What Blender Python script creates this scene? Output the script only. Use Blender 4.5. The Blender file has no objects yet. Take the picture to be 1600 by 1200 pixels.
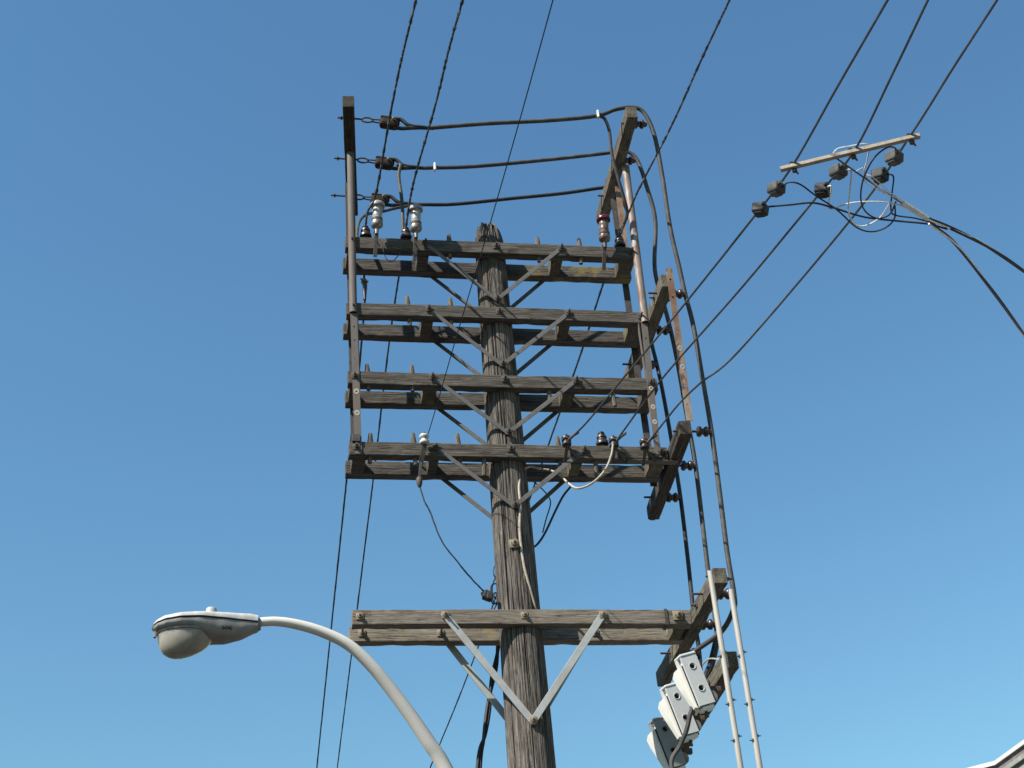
import bpy, math, random
from mathutils import Vector, Matrix, noise
random.seed(7)
S = bpy.context.scene
COL = S.collection
# ------------------------------------------------------------------ camera, sky, sun, exposure
cd = bpy.data.cameras.new("camera"); cam = bpy.data.objects.new("camera", cd); COL.objects.link(cam)
cd.sensor_width = 36.0; cd.lens = 36.0 * 2490.9 / 1600.0; cd.clip_start = 0.1; cd.clip_end = 3000
_f = Vector((0.16315, 0.81825, 0.55122)).normalized(); _u = Vector((-0.02304, -0.55540, 0.83127))
_r = _f.cross(_u).normalized(); _u = _r.cross(_f)
cam.matrix_world = Matrix(((_r.x, _u.x, -_f.x, -1.9683), (_r.y, _u.y, -_f.y, -10.3317), (_r.z, _u.z, -_f.z, 1.6), (0, 0, 0, 1)))
S.camera = cam
SUN_EL = math.radians(45.5); SUN_AZ = math.radians(58)       # azimuth turned left from the arms' front (-Y)
to_sun = Vector((-math.sin(SUN_AZ) * math.cos(SUN_EL), -math.cos(SUN_AZ) * math.cos(SUN_EL), math.sin(SUN_EL)))
w = bpy.data.worlds.new("World"); S.world = w; w.use_nodes = True
nt = w.node_tree; bg = nt.nodes["Background"]
sky = nt.nodes.new("ShaderNodeTexSky"); sky.sky_type = 'NISHITA'; sky.sun_disc = False
sky.sun_elevation = SUN_EL; sky.sun_rotation = math.atan2(to_sun.x, to_sun.y)
sky.altitude = 0; sky.air_density = 2.0; sky.dust_density = 0.0; sky.ozone_density = 8.0
gm = nt.nodes.new("ShaderNodeGamma"); gm.inputs[1].default_value = 1.32; tint = nt.nodes.new("ShaderNodeMix"); tint.data_type = 'RGBA'; tint.blend_type = 'MULTIPLY'
tint.inputs[0].default_value = 1.0; tint.inputs[7].default_value = (0.678, 0.700, 0.612, 1)
nt.links.new(sky.outputs[0], gm.inputs[0]); nt.links.new(gm.outputs[0], tint.inputs[6]); nt.links.new(tint.outputs[2], bg.inputs[0]); bg.inputs[1].default_value = 0.066
sl = bpy.data.lights.new("sun", 'SUN'); sl.energy = 5.0; sl.angle = math.radians(0.53); sl.color = (1.0, 0.95, 0.86)
so = bpy.data.objects.new("sun", sl); COL.objects.link(so); so.rotation_euler = to_sun.to_track_quat('Z', 'Y').to_euler(); so.location = (-20, -20, 40)
S.view_settings.view_transform = 'Standard'; S.view_settings.look = 'None'
S.view_settings.exposure = 1.185; S.view_settings.gamma = 1.0; S.view_settings.use_curve_mapping = False

# ------------------------------------------------------------------ materials
def node_mat(name):
    m = bpy.data.materials.new(name); m.use_nodes = True
    n = m.node_tree.nodes; b = n["Principled BSDF"]
    return m, n, m.node_tree.links, b
def ramp(n, stops, k=1.0):
    stops = [(p, tuple(min(1, v * k) for v in c)) for p, c in stops]
    r = n.new("ShaderNodeValToRGB"); e = r.color_ramp.elements
    e[0].position, e[0].color = stops[0][0], (*stops[0][1], 1); e[1].position, e[1].color = stops[-1][0], (*stops[-1][1], 1)
    for p, c in stops[1:-1]:
        x = e.new(p); x.color = (*c, 1)
    return r
def noise_tex(n, l, vec, scale, detail=6, rough=.6):
    t = n.new("ShaderNodeTexNoise"); t.inputs['Scale'].default_value = scale; t.inputs['Detail'].default_value = detail; t.inputs['Roughness'].default_value = rough
    l.new(vec, t.inputs['Vector']); return t
def mix(n, l, fac, a, b, mode='MIX'):
    x = n.new("ShaderNodeMix"); x.data_type = 'RGBA'; x.blend_type = mode
    for sock, v in ((x.inputs[0], fac), (x.inputs[6], a), (x.inputs[7], b)):
        if hasattr(v, 'is_output'): l.new(v, sock)
        elif isinstance(v, (int, float)): sock.default_value = v
        else: sock.default_value = (*v, 1)
    return x.outputs[2]
KW, KM = .74, .66            # how dark the weathered timber and the metal, paint and rubber are overall
def wood(name, axis, dark, mid, light, lichen=None, lich_amt=.5, bump=.5, fine=1.0, lich_from=None):
    """weathered timber: streaks run along the axis, blotches, optional lichen growth, grain relief"""
    m, n, l, b = node_mat(name)
    tc = n.new("ShaderNodeTexCoord"); oi = n.new("ShaderNodeObjectInfo")
    add = n.new("ShaderNodeVectorMath"); add.operation = 'MULTIPLY_ADD'; add.inputs[1].default_value = (1, 1, 1)
    comb = n.new("ShaderNodeCombineXYZ"); mul = n.new("ShaderNodeMath"); mul.operation = 'MULTIPLY'; mul.inputs[1].default_value = 37
    l.new(oi.outputs['Random'], mul.inputs[0])
    for i in range(3): l.new(mul.outputs[0], comb.inputs[i])
    l.new(tc.outputs['Object'], add.inputs[0]); l.new(comb.outputs[0], add.inputs[2])
    mp = n.new("ShaderNodeMapping"); sc = [1, 1, 1]; sc[axis] = .05; mp.inputs['Scale'].default_value = sc; l.new(add.outputs[0], mp.inputs['Vector'])
    mp2 = n.new("ShaderNodeMapping"); sc = [1, 1, 1]; sc[axis] = .22; mp2.inputs['Scale'].default_value = sc; l.new(add.outputs[0], mp2.inputs['Vector'])
    wb = noise_tex(n, l, mp2.outputs[0], 7, 3, .5); vs_ = n.new("ShaderNodeVectorMath"); vs_.operation = 'MULTIPLY_ADD'; vs_.inputs[1].default_value = (.035, .035, .035)
    l.new(wb.outputs['Color'], vs_.inputs[0]); l.new(mp.outputs[0], vs_.inputs[2]); mp = vs_
    g = noise_tex(n, l, mp.outputs[0], 95 * fine, 6, .6); g2 = noise_tex(n, l, mp2.outputs[0], 14, 5, .6)
    wv = n.new("ShaderNodeTexNoise"); wv.inputs['Scale'].default_value = 210 * fine; wv.inputs['Detail'].default_value = 4; l.new(mp.outputs[0], wv.inputs['Vector'])
    r1 = ramp(n, [(.30, dark), (.5, mid), (.70, light)], KW); l.new(g.outputs[0], r1.inputs[0])
    r2 = ramp(n, [(.30, (.62, .60, .58)), (.55, (1, 1, 1)), (.74, (1.18, 1.15, 1.1))]); l.new(g2.outputs[0], r2.inputs[0])
    col = mix(n, l, .85, r1.outputs[0], r2.outputs[0], 'MULTIPLY')
    r4 = ramp(n, [(.34, (.30, .28, .27)), (.44, (1, 1, 1))]); l.new(wv.outputs[0], r4.inputs[0])
    col = mix(n, l, .8, col, r4.outputs[0], 'MULTIPLY')
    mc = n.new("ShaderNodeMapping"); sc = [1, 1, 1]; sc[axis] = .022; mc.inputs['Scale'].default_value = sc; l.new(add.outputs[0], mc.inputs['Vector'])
    ck = noise_tex(n, l, mc.outputs[0], 34, 2, .5); rc = ramp(n, [(.486, (1, 1, 1)), (.497, (.28, .26, .25)), (.503, (.28, .26, .25)), (.514, (1, 1, 1))]); l.new(ck.outputs[0], rc.inputs[0]); col = mix(n, l, .85, col, rc.outputs[0], 'MULTIPLY')  # drying cracks: the dirt and shade inside them are painted into the colour
    mk = n.new("ShaderNodeMapping"); sc = [1, 1, 1]; sc[axis] = .55; mk.inputs['Scale'].default_value = sc; l.new(add.outputs[0], mk.inputs['Vector'])
    vo = n.new("ShaderNodeTexVoronoi"); vo.inputs['Scale'].default_value = 5.5; l.new(mk.outputs[0], vo.inputs['Vector']); rk = ramp(n, [(.0, (.38, .32, .27)), (.07, (.55, .48, .42)), (.085, (1.2, 1.12, 1.0)), (.12, (.7, .66, .62)), (.17, (1, 1, 1))]); l.new(vo.outputs['Distance'], rk.inputs[0]); col = mix(n, l, .8, col, rk.outputs[0], 'MULTIPLY')
    rv = ramp(n, [(0, (.80, .78, .77)), (.35, (1.0, .99, .97)), (.7, (1.06, 1.0, .93)), (1, (1.18, 1.16, 1.13))]); l.new(oi.outputs['Random'], rv.inputs[0]); col = mix(n, l, 1.0, col, rv.outputs[0], 'MULTIPLY')
    if lichen:
        li = noise_tex(n, l, add.outputs[0], 9, 9, .72); rr = ramp(n, [(.56 - .2 * lich_amt, (0, 0, 0)), (.66 - .2 * lich_amt, (1, 1, 1))]); l.new(li.outputs[0], rr.inputs[0])
        if lich_from is not None:                         # growth only towards one end of the timber
            sx = n.new("ShaderNodeSeparateXYZ"); l.new(tc.outputs['Object'], sx.inputs[0]); mr = n.new("ShaderNodeMapRange"); mr.inputs[1].default_value = lich_from; mr.inputs[2].default_value = lich_from + .35; l.new(sx.outputs[0], mr.inputs[0])
            ml = n.new("ShaderNodeMath"); ml.operation = 'MULTIPLY'; l.new(rr.outputs[0], ml.inputs[0]); l.new(mr.outputs[0], ml.inputs[1])
            rr = ml
        col = mix(n, l, rr.outputs[0], col, tuple(v * KW for v in lichen))
    l.new(col, b.inputs['Base Color']); b.inputs['Roughness'].default_value = .93; b.inputs['Specular IOR Level'].default_value = .2
    sm = n.new("ShaderNodeMath"); sm.operation = 'MULTIPLY_ADD'; sm.inputs[1].default_value = .55; l.new(wv.outputs[0], sm.inputs[0]); l.new(g.outputs[0], sm.inputs[2])
    bp = n.new("ShaderNodeBump"); bp.inputs['Strength'].default_value = bump; bp.inputs['Distance'].default_value = .02; l.new(sm.outputs[0], bp.inputs['Height']); l.new(bp.outputs[0], b.inputs['Normal'])
    return m
def worn(name, base, spot=None, amt=.5, scale=12, rough=.5, metal=0.0, spot2=None, bump=.1, stretch=None, spec=.25, var=1.0):
    """painted or bare metal, porcelain, rubber with worn / stained patches"""
    m, n, l, b = node_mat(name); base = tuple(KM * v for v in base); spot = spot and tuple(KM * v for v in spot); spot2 = spot2 and tuple(KM * v for v in spot2)
    tc = n.new("ShaderNodeTexCoord"); vec = tc.outputs['Object']
    if stretch:
        mp = n.new("ShaderNodeMapping"); mp.inputs['Scale'].default_value = stretch; l.new(vec, mp.inputs['Vector']); vec = mp.outputs[0]
    a = noise_tex(n, l, vec, scale, 3, .55); c = noise_tex(n, l, vec, scale * 5, 2, .5)
    r0 = ramp(n, [(.3, tuple((1 - .22 * var) * v for v in base)), (.7, tuple(min(1, (1 + .15 * var) * v) for v in base))]); l.new(c.outputs[0], r0.inputs[0]); col = r0.outputs[0]
    if spot:
        r = ramp(n, [(.60 - .25 * amt, (0, 0, 0)), (.78 - .25 * amt, (1, 1, 1))]); l.new(a.outputs[0], r.inputs[0]); col = mix(n, l, r.outputs[0], col, spot)
    if spot2:
        a2 = noise_tex(n, l, vec, scale * 1.7, 3, .55); r = ramp(n, [(.55, (0, 0, 0)), (.63, (1, 1, 1))]); l.new(a2.outputs[0], r.inputs[0]); col = mix(n, l, r.outputs[0], col, spot2)
    l.new(col, b.inputs['Base Color']); b.inputs['Metallic'].default_value = metal; b.inputs['Specular IOR Level'].default_value = spec
    rr = n.new("ShaderNodeMapRange"); rr.inputs[3].default_value = max(0, rough - .15); rr.inputs[4].default_value = min(1, rough + .15); l.new(a.outputs[0], rr.inputs[0]); l.new(rr.outputs[0], b.inputs['Roughness'])
    bp = n.new("ShaderNodeBump"); bp.inputs['Strength'].default_value = bump; bp.inputs['Distance'].default_value = .004; l.new(c.outputs[0], bp.inputs['Height']); l.new(bp.outputs[0], b.inputs['Normal'])
    return m
D0, M0, L0 = (.052, .045, .039), (.10, .089, .078), (.168, .151, .133)
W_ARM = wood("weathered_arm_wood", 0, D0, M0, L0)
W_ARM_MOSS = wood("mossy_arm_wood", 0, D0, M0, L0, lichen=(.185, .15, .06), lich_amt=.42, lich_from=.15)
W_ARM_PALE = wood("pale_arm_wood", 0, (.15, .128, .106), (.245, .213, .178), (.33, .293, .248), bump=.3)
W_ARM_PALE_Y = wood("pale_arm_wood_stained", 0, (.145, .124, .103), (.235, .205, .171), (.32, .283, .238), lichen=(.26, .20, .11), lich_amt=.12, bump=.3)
W_SIDE = wood("side_arm_wood", 1, (.055, .047, .039), (.12, .106, .088), (.19, .172, .144), lichen=(.16, .145, .09), lich_amt=.2)
W_SIDE_DARK = wood("dark_side_arm_wood", 1, (.03, .025, .022), (.062, .052, .045), (.105, .09, .078))
W_BLOCK = wood("mossy_block_wood", 2, (.055, .048, .038), (.115, .104, .08), (.175, .16, .12), lichen=(.15, .145, .075), lich_amt=.3)
W_PIN = wood("pin_wood", 2, (.08, .064, .052), (.15, .125, .104), (.23, .198, .168), fine=2.0)
W_POLE = wood("pole_wood", 2, (.06, .053, .047), (.15, .135, .12), (.285, .26, .234), lichen=(.13, .085, .06), lich_amt=-.15, bump=.8)
STEEL = worn("dull_steel", (.085, .076, .07), (.055, .038, .03), .35, 10, .6, .25)
STRAP = worn("brace_steel", (.135, .128, .124), (.10, .082, .07), .25, 8, .7, .1, var=.5, bump=.05)
GALV = worn("galvanised_brace", (.40, .41, .405), (.34, .335, .32), .5, 6, .6, .1, var=.3, bump=.03)
RUSTY = worn("rusty_channel", (.24, .19, .165), (.15, .08, .052), .65, 9, .6, .1, spot2=(.36, .32, .29), stretch=(1, 1, .3), spec=.35, bump=.05)
RUST = worn("rust_orange_strap", (.21, .115, .07), (.34, .27, .21), .65, 6, .65, .1, spot2=(.11, .06, .042), stretch=(1, 1, .5))
BROWNCH = worn("brown_grey_channel", (.125, .107, .098), (.15, .10, .075), .3, 7, .75, .0, stretch=(1, 1, .25), bump=.05, var=.6, spec=.3)
PATCH = worn("bare_patch", (.42, .38, .33), (.28, .18, .11), .4, 30, .6)
BOLT = worn("bolt_iron", (.085, .074, .067), (.15, .085, .055), .3, 40, .7, .1)
BOLTL = worn("bolt_zinc", (.28, .235, .175), (.20, .13, .075), .5, 40, .7, .1)
PORC = worn("brown_porcelain", (.034, .022, .019), (.07, .062, .058), .12, 20, .4, spec=.4)
STRAIN = worn("strain_brown", (.040, .027, .023), (.06, .04, .032), .4, 20, .85, spec=.15)
PORC_R = worn("maroon_porcelain", (.11, .022, .028), (.16, .10, .10), .1, 20, .18)
PORC_SP = worn("spool_porcelain", (.060, .030, .022), (.025, .018, .016), .45, 20, .3, spec=.4)
PORC_W = worn("white_porcelain", (.60, .59, .57), (.36, .33, .30), .2, 18, .25)
ARR = worn("arrester_grey", (.42, .415, .40), (.25, .235, .215), .45, 16, .35)
ARR_B = worn("arrester_brown", (.13, .085, .068), (.24, .19, .165), .4, 22, .4, .1)
ARR_M = worn("arrester_metal", (.30, .29, .28), (.16, .09, .06), .35, 26, .4, .5)
RUBBER = worn("black_cable", (.028, .028, .030), (.055, .055, .058), .35, 14, .6, spec=.2, bump=.05)
RUBBER_G = worn("faded_cable", (.060, .058, .056), (.10, .097, .093), .4, 7, .65, spec=.2, bump=.05)
WIRE = worn("dark_wire", (.030, .030, .032), (.060, .058, .057), .3, 20, .65, spec=.2)
WIRE_W = worn("frayed_wire", (.034, .032, .032), (.24, .23, .215), .35, 30, .7)
ALU = worn("bare_aluminium_wire", (.80, .80, .78), (.62, .61, .58), .35, 20, .5, .1, bump=0)
CREAM = worn("cream_cable", (.43, .365, .29), (.31, .235, .16), .25, 8, .55)
CONN = worn("connector_cover", (.075, .075, .072), (.12, .12, .115), .45, 12, .7, spec=.2, var=.5)
CONN_B = worn("connector_cover_black", (.022, .022, .022), (.04, .04, .04), .4, 12, .6, spec=.2)
SPREAD = worn("spreader_fibreglass", (.36, .305, .235), (.27, .22, .165), .4, 18, .7)
CUT_LIT = worn("cutout_white_sunlit", (.86, .845, .79), (.78, .75, .67), .3, 5, .5, var=.15, bump=0)  # white sides, made brighter: stronger sun from the left is put into the colour
CUT_DIM = worn("cutout_white_dimmed", (.62, .635, .635), (.57, .575, .565), .35, 5, .5, var=.15, bump=0)  # fronts of the same boxes, toned down: weaker sun is put into the colour
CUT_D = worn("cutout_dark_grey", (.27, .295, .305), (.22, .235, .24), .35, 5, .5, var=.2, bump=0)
BOSS = worn("boss_grey_shaded", (.22, .21, .20), (.15, .13, .11), .4, 12, .6)  # grey boss, darkened: the shadow it stands in is put into the colour
HOLE = worn("dark_socket", (.02, .018, .016), None, 0, 10, .7)
STRIP = worn("white_strip", (.43, .41, .375), (.32, .275, .22), .45, 5, .6, var=.5, bump=0, stretch=(1, 1, .15))
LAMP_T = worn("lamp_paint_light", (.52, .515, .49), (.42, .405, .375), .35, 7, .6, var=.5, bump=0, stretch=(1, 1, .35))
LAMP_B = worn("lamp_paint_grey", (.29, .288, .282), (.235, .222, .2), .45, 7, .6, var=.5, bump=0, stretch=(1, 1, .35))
ARMP = worn("lamp_arm_paint", (.66, .625, .58), (.62, .585, .54), .35, 3, .45, var=.15, bump=0)
PHOTO = worn("photocell", (.45, .47, .48), (.40, .41, .41), .3, 12, .4)
def glass_mat():
    m, n, l, b = node_mat("dusty_refractor")
    tc = n.new("ShaderNodeTexCoord"); a = noise_tex(n, l, tc.outputs['Object'], 7, 8, .6)
    r = ramp(n, [(.3, (.19, .173, .146)), (.55, (.255, .235, .203)), (.75, (.36, .337, .30))]); l.new(a.outputs[0], r.inputs[0]); l.new(r.outputs[0], b.inputs['Base Color'])
    b.inputs['Roughness'].default_value = .3; b.inputs['Subsurface Weight'].default_value = 1.0; b.inputs['Subsurface Radius'].default_value = (1, .95, .85); b.inputs['Subsurface Scale'].default_value = .12; b.inputs['Transmission Weight'].default_value = .1; b.inputs['IOR'].default_value = 1.45
    return m
GLASS = glass_mat()

# ------------------------------------------------------------------ mesh helpers
class MB:
    """collects verts and faces and links them as one mesh object"""
    def __init__(s): s.v, s.f, s.sm = [], [], []
    def add(s, vs, fs, smooth=False):
        k = len(s.v); s.v += [tuple(p) for p in vs]; s.f += [tuple(i + k for i in f) for f in fs]; s.sm += [smooth] * len(fs); return s
    def box(s, c, h, rot=None, ch=0.0):
        """box centre c, half sizes h, chamfered by ch"""
        vs = []; fs = []
        R = rot or Matrix.Identity(3)
        if ch <= 0:
            for i in range(8): vs.append(Vector(c) + R @ Vector((h[0] * (1 if i & 1 else -1), h[1] * (1 if i & 2 else -1), h[2] * (1 if i & 4 else -1))))
            fs = [(0, 2, 3, 1), (4, 5, 7, 6), (0, 1, 5, 4), (2, 6, 7, 3), (0, 4, 6, 2), (1, 3, 7, 5)]
            return s.add(vs, fs)
        import bmesh
        bm = bmesh.new(); bmesh.ops.create_cube(bm, size=2)
        for v in bm.verts: v.co = Vector((v.co.x * h[0], v.co.y * h[1], v.co.z * h[2]))
        bmesh.ops.bevel(bm, geom=bm.edges[:] + bm.verts[:], offset=ch, segments=2, affect='EDGES', profile=.5)
        bm.verts.index_update(); vs = [Vector(c) + R @ v.co for v in bm.verts]; fs = [[v.index for v in f.verts] for f in bm.faces]; bm.free()
        return s.add(vs, fs)
    def tube(s, pts, r, n=8, caps=True, jit=0.0, seed=0):
        pts = [Vector(p) for p in pts]; N = len(pts); rs = r if isinstance(r, (list, tuple)) else [r] * N
        T = [(pts[min(i + 1, N - 1)] - pts[max(i - 1, 0)]).normalized() for i in range(N)]
        a = Vector((0, 0, 1)) if abs(T[0].z) < .9 else Vector((1, 0, 0)); nrm = T[0].cross(a).normalized(); vs = []; rng = random.Random(seed)
        for i in range(N):
            if i: 
                nrm = nrm - T[i] * nrm.dot(T[i]); nrm.normalize()
            bi = T[i].cross(nrm)
            for k in range(n):
                an = 2 * math.pi * k / n; rr = rs[i] * (1 + (rng.uniform(-jit, jit) if jit else 0)); vs.append(pts[i] + (nrm * math.cos(an) + bi * math.sin(an)) * rr)
        fs = [(i * n + k, i * n + (k + 1) % n, (i + 1) * n + (k + 1) % n, (i + 1) * n + k) for i in range(N - 1) for k in range(n)]
        if caps: fs += [tuple(range(n - 1, -1, -1)), tuple((N - 1) * n + k for k in range(n))]
        return s.add(vs, fs, True)
    def lathe(s, base, axis, prof, n=18):
        """prof: (radius, distance along axis) pairs"""
        base = Vector(base); ax = Vector(axis).normalized(); a = Vector((0, 0, 1)) if abs(ax.z) < .9 else Vector((1, 0, 0)); u = ax.cross(a).normalized(); v = ax.cross(u); vs = []
        for r, z in prof:
            for k in range(n): an = 2 * math.pi * k / n; vs.append(base + ax * z + (u * math.cos(an) + v * math.sin(an)) * max(r, 1e-4))
        N = len(prof); fs = [(i * n + k, (i + 1) * n + k, (i + 1) * n + (k + 1) % n, i * n + (k + 1) % n) for i in range(N - 1) for k in range(n)]
        fs += [tuple(range(n)), tuple((N - 1) * n + k for k in range(n - 1, -1, -1))]
        return s.add(vs, fs, True)
    def prism(s, poly, d, fn):
        """polygon (2D) extruded by d; fn maps (a, b, c) to a point"""
        n = len(poly); vs = [fn(a, b, 0) for a, b in poly] + [fn(a, b, d) for a, b in poly]
        fs = [tuple(range(n)), tuple(range(2 * n - 1, n - 1, -1))] + [(i, i + n, (i + 1) % n + n, (i + 1) % n) for i in range(n)]
        return s.add(vs, fs)
    def build(s, name, mat, parent=None, origin=None, autosmooth=True):
        me = bpy.data.meshes.new(name); o = Vector(origin) if origin is not None else Vector((0, 0, 0))
        me.from_pydata([tuple(Vector(p) - o) for p in s.v], [], s.f); me.update()
        me.polygons.foreach_set('use_smooth', s.sm)
        import bmesh
        bm = bmesh.new(); bm.from_mesh(me); bmesh.ops.recalc_face_normals(bm, faces=bm.faces); bm.to_mesh(me); bm.free()
        if any(s.sm): me.set_sharp_from_angle(angle=math.radians(42))
        me.materials.append(mat); ob = bpy.data.objects.new(name, me); COL.objects.link(ob)
        if parent is not None:
            ob.parent = parent; pw = world_loc(parent); ob.location = o - pw
        else: ob.location = o
        return ob
def world_loc(o):
    v = Vector(o.location); p = o.parent
    while p is not None: v += Vector(p.location); p = p.parent
    return v
def smooth(pts, sub=6):
    """Catmull-Rom through the points"""
    P = [Vector(p) for p in pts]; P = [P[0] * 2 - P[1]] + P + [P[-1] * 2 - P[-2]]; out = []
    for i in range(1, len(P) - 2):
        a, b, c, d = P[i - 1], P[i], P[i + 1], P[i + 2]
        for k in range(sub):
            t = k / sub; out.append(.5 * ((2 * b) + (c - a) * t + (2 * a - 5 * b + 4 * c - d) * t * t + (3 * b - a - 3 * c + d) * t ** 3))
    out.append(P[-2]); return out
def thing(name, loc, label, cat, group=None):
    o = bpy.data.objects.new(name, None); o.empty_display_size = .1; COL.objects.link(o); o.location = loc; return tag(o, label, cat, group)
def tag(o, label=None, cat=None, group=None, kind=None):
    for k, v in (('label', label), ('category', cat), ('group', group), ('kind', kind)):
        if v: o[k] = v
    return o
def copy_tree(o, parent=None):
    c = o.copy(); COL.objects.link(c); c.parent = parent
    for ch in [x for x in o.children]: copy_tree(ch, c)
    return c

# ------------------------------------------------------------------ the setting: ground, road, pavement, building at the right
def sheet(name, x0, x1, y0, y1, z, m):
    b = MB(); b.add([(x0, y0, z), (x1, y0, z), (x1, y1, z), (x0, y1, z)], [(0, 1, 2, 3)]); o = b.build(name, m); o['kind'] = 'structure'; return o
GROUND = worn("dark_ground", (.06, .058, .05), (.075, .07, .055), .5, .8, .95)
ASPH = worn("asphalt", (.055, .055, .056), (.075, .074, .072), .4, .6, .9)
CONC = worn("pavement_asphalt", (.075, .074, .072), (.06, .06, .058), .4, 1.2, .9)
sheet('ground', -900, 900, -900, 900, 0, GROUND)
sheet('road', -900, -2.6, -400, 400, .004, ASPH)
pv = MB(); pv.box((-1.3, 0, .06), (1.3, 400, .06)); pv.build('pavement', CONC)['kind'] = 'structure'

# building, only the corner of its metal-capped roof is in view
BR = worn("wall_render", (.36, .33, .30), (.30, .27, .24), .4, 2, .9)
CAPW = worn("white_roof_cap", (.62, .62, .605), (.55, .545, .53), .2, 5, .5, var=.2)
FASC = worn("purple_brown_fascia", (.22, .18, .19), (.17, .14, .145), .4, 5, .6)
GUT = worn("grey_green_gutter", (.30, .32, .29), (.25, .26, .235), .4, 5, .5)
bld = thing('building', (6.5, .5, 0), 'low building at the lower right corner with a white metal roof edge', 'building')
c0 = Vector((3.4989, 0.2654, 5.5000)); c1 = Vector((3.5477, -0.1613, 5.5000)); c2 = Vector((3.3395, 0.4026, 5.5000))
d1 = (c1 - c0).normalized(); d2 = (c2 - c0).normalized()
def foot(off):
    """plan outline of the building pushed in by off"""
    inn = (Vector((d1.y, -d1.x, 0)), Vector((-d2.y, d2.x, 0)))
    i1 = inn[0] if inn[0].x > 0 else -inn[0]; i2 = inn[1] if inn[1].x > 0 else -inn[1]
    c = c0 + (i1 + i2).normalized() * off * 1.08
    return [c, c + d1 * 6, c + d1 * 6 + Vector((9, 0, 0)), c + d2 * 4 + Vector((11, 4, 0)), c + d2 * 4]
def slab(name, off, z0, z1, m):
    b = MB(); b.prism([(p.x, p.y) for p in foot(off)], z1 - z0, lambda a, b_, c: (a, b_, z0 + c)); return b.build(name, m, bld)
slab('roof_cap', 0, 5.47, 5.50, CAPW); slab('fascia', .02, 5.42, 5.469, FASC); slab('gutter', .005, 5.385, 5.418, GUT)
slab('lower_fascia', .03, 5.35, 5.383, FASC); slab('soffit_board', .01, 5.31, 5.348, GUT); slab('wall', .25, 0, 5.308, BR)
for k in range(3):
    p = foot(.25)[0] + d1 * (1.2 + k * 1.7); wn = MB(); wn.box((p.x - .01, p.y, 3.2), (.04, .5, .7)); wf = wn.build('window', CAPW, bld)
    pn = MB(); pn.box((p.x - .053, p.y, 3.2), (.006, .43, .63)); pn.build('pane', HOLE, wf)

# ------------------------------------------------------------------ the utility pole
pole = thing('utility_pole', (0, 0, 0), 'tall weathered wooden utility pole with stacked double crossarms', 'utility pole')
AH, AW = .115, .084
TIERS = [9.846, 9.176, 8.524, 7.886, 6.505]           # top of the arms
YF, YB = -.185, .095                                   # front faces of front and back arm
XL, XR = -1.2176, 1.2224
def shaft():
    b = MB(); n = 260; rng = random.Random(3)
    zs = [0, 1.5, 3, 4, 4.6]; z = 4.7
    while z < 9.8: zs.append(z); z += .03
    top = [9.83 + .0115 * i for i in range(33)]
    zs += top
    gro = []
    for i in range(230):
        zc = rng.uniform(3.5, 10.3); gro.append((rng.uniform(0, 2 * math.pi), zc, rng.uniform(.25, 1.7), rng.uniform(.007, .022), rng.uniform(.006, .028), rng.uniform(-.03, .03), rng.uniform(0, 9)))
    jag = [noise.noise(Vector((math.cos(2 * math.pi * k / n) * 6, math.sin(2 * math.pi * k / n) * 6, 3))) for k in range(n)]
    jag2 = [noise.noise(Vector((math.cos(2 * math.pi * k / n) * 17, math.sin(2 * math.pi * k / n) * 17, 8))) for k in range(n)]
    vs = []
    for z in zs:
        R = .124 + (10.0 - z) * .0088
        for k in range(n):
            th = 2 * math.pi * k / n; r = R * (1 + .02 * noise.noise(Vector((math.cos(th) * 1.3, math.sin(th) * 1.3, z * .5))))
            r += .0022 * noise.noise(Vector((math.cos(th) * 22, math.sin(th) * 22, z * .9))) + .0012 * noise.noise(Vector((math.cos(th) * 48, math.sin(th) * 48, z * 1.6)))
            for (t0, zc, ln, wd, dp, dr, ph) in gro:
                q = (z - zc) / ln
                if abs(q) < 1:
                    dth = (th - t0 - dr * (z - zc) - .012 * math.sin(z * 3 + ph) + math.pi) % (2 * math.pi) - math.pi
                    if abs(dth) < wd * 2.5: r -= dp * (1 - q * q) * math.exp(-(dth / wd) ** 2 * 1.6)
            zz = z
            if z > 9.5: r -= .045 * min(1, (z - 9.5) / .35) * max(0, noise.noise(Vector((math.cos(th) * 9.5, math.sin(th) * 9.5, 1.7))) * .8 + noise.noise(Vector((math.cos(th) * 26, math.sin(th) * 26, 4.1))) * .6 - .12)
            if z > 9.82:                               # weathered, splintered, roofed top
                h = (z - 9.82) / .385; prof = (1 - min(1, max(0, h - .12) / .86) ** 2.4) ** .72
                r *= max(.02, prof) ; zz = z + (jag[k] * .06 + jag2[k] * .12) * max(0, h - .15)
                cl = (k * 27) // n; zz += (math.sin(cl * 12.9898) * 43758.5453 % 1 - .5) * .13 * max(0, h - .2); r *= (1 - .22 * max(0, h - .05)) if (k * 27) % n < 60 else 1
                r += jag2[k] * .03 * max(0, h - .1) * (1 - h * .8)
            vs.append((r * math.cos(th), r * math.sin(th), min(zz, 10.152 + .02 * jag2[k])))
    N = len(zs); fs = [(i * n + k, i * n + (k + 1) % n, (i + 1) * n + (k + 1) % n, (i + 1) * n + k) for i in range(N - 1) for k in range(n)]
    fs.append(tuple((N - 1) * n + k for k in range(n))); b.add(vs, fs, True); return b
shaft().build('pole_shaft', W_POLE, pole)

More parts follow.
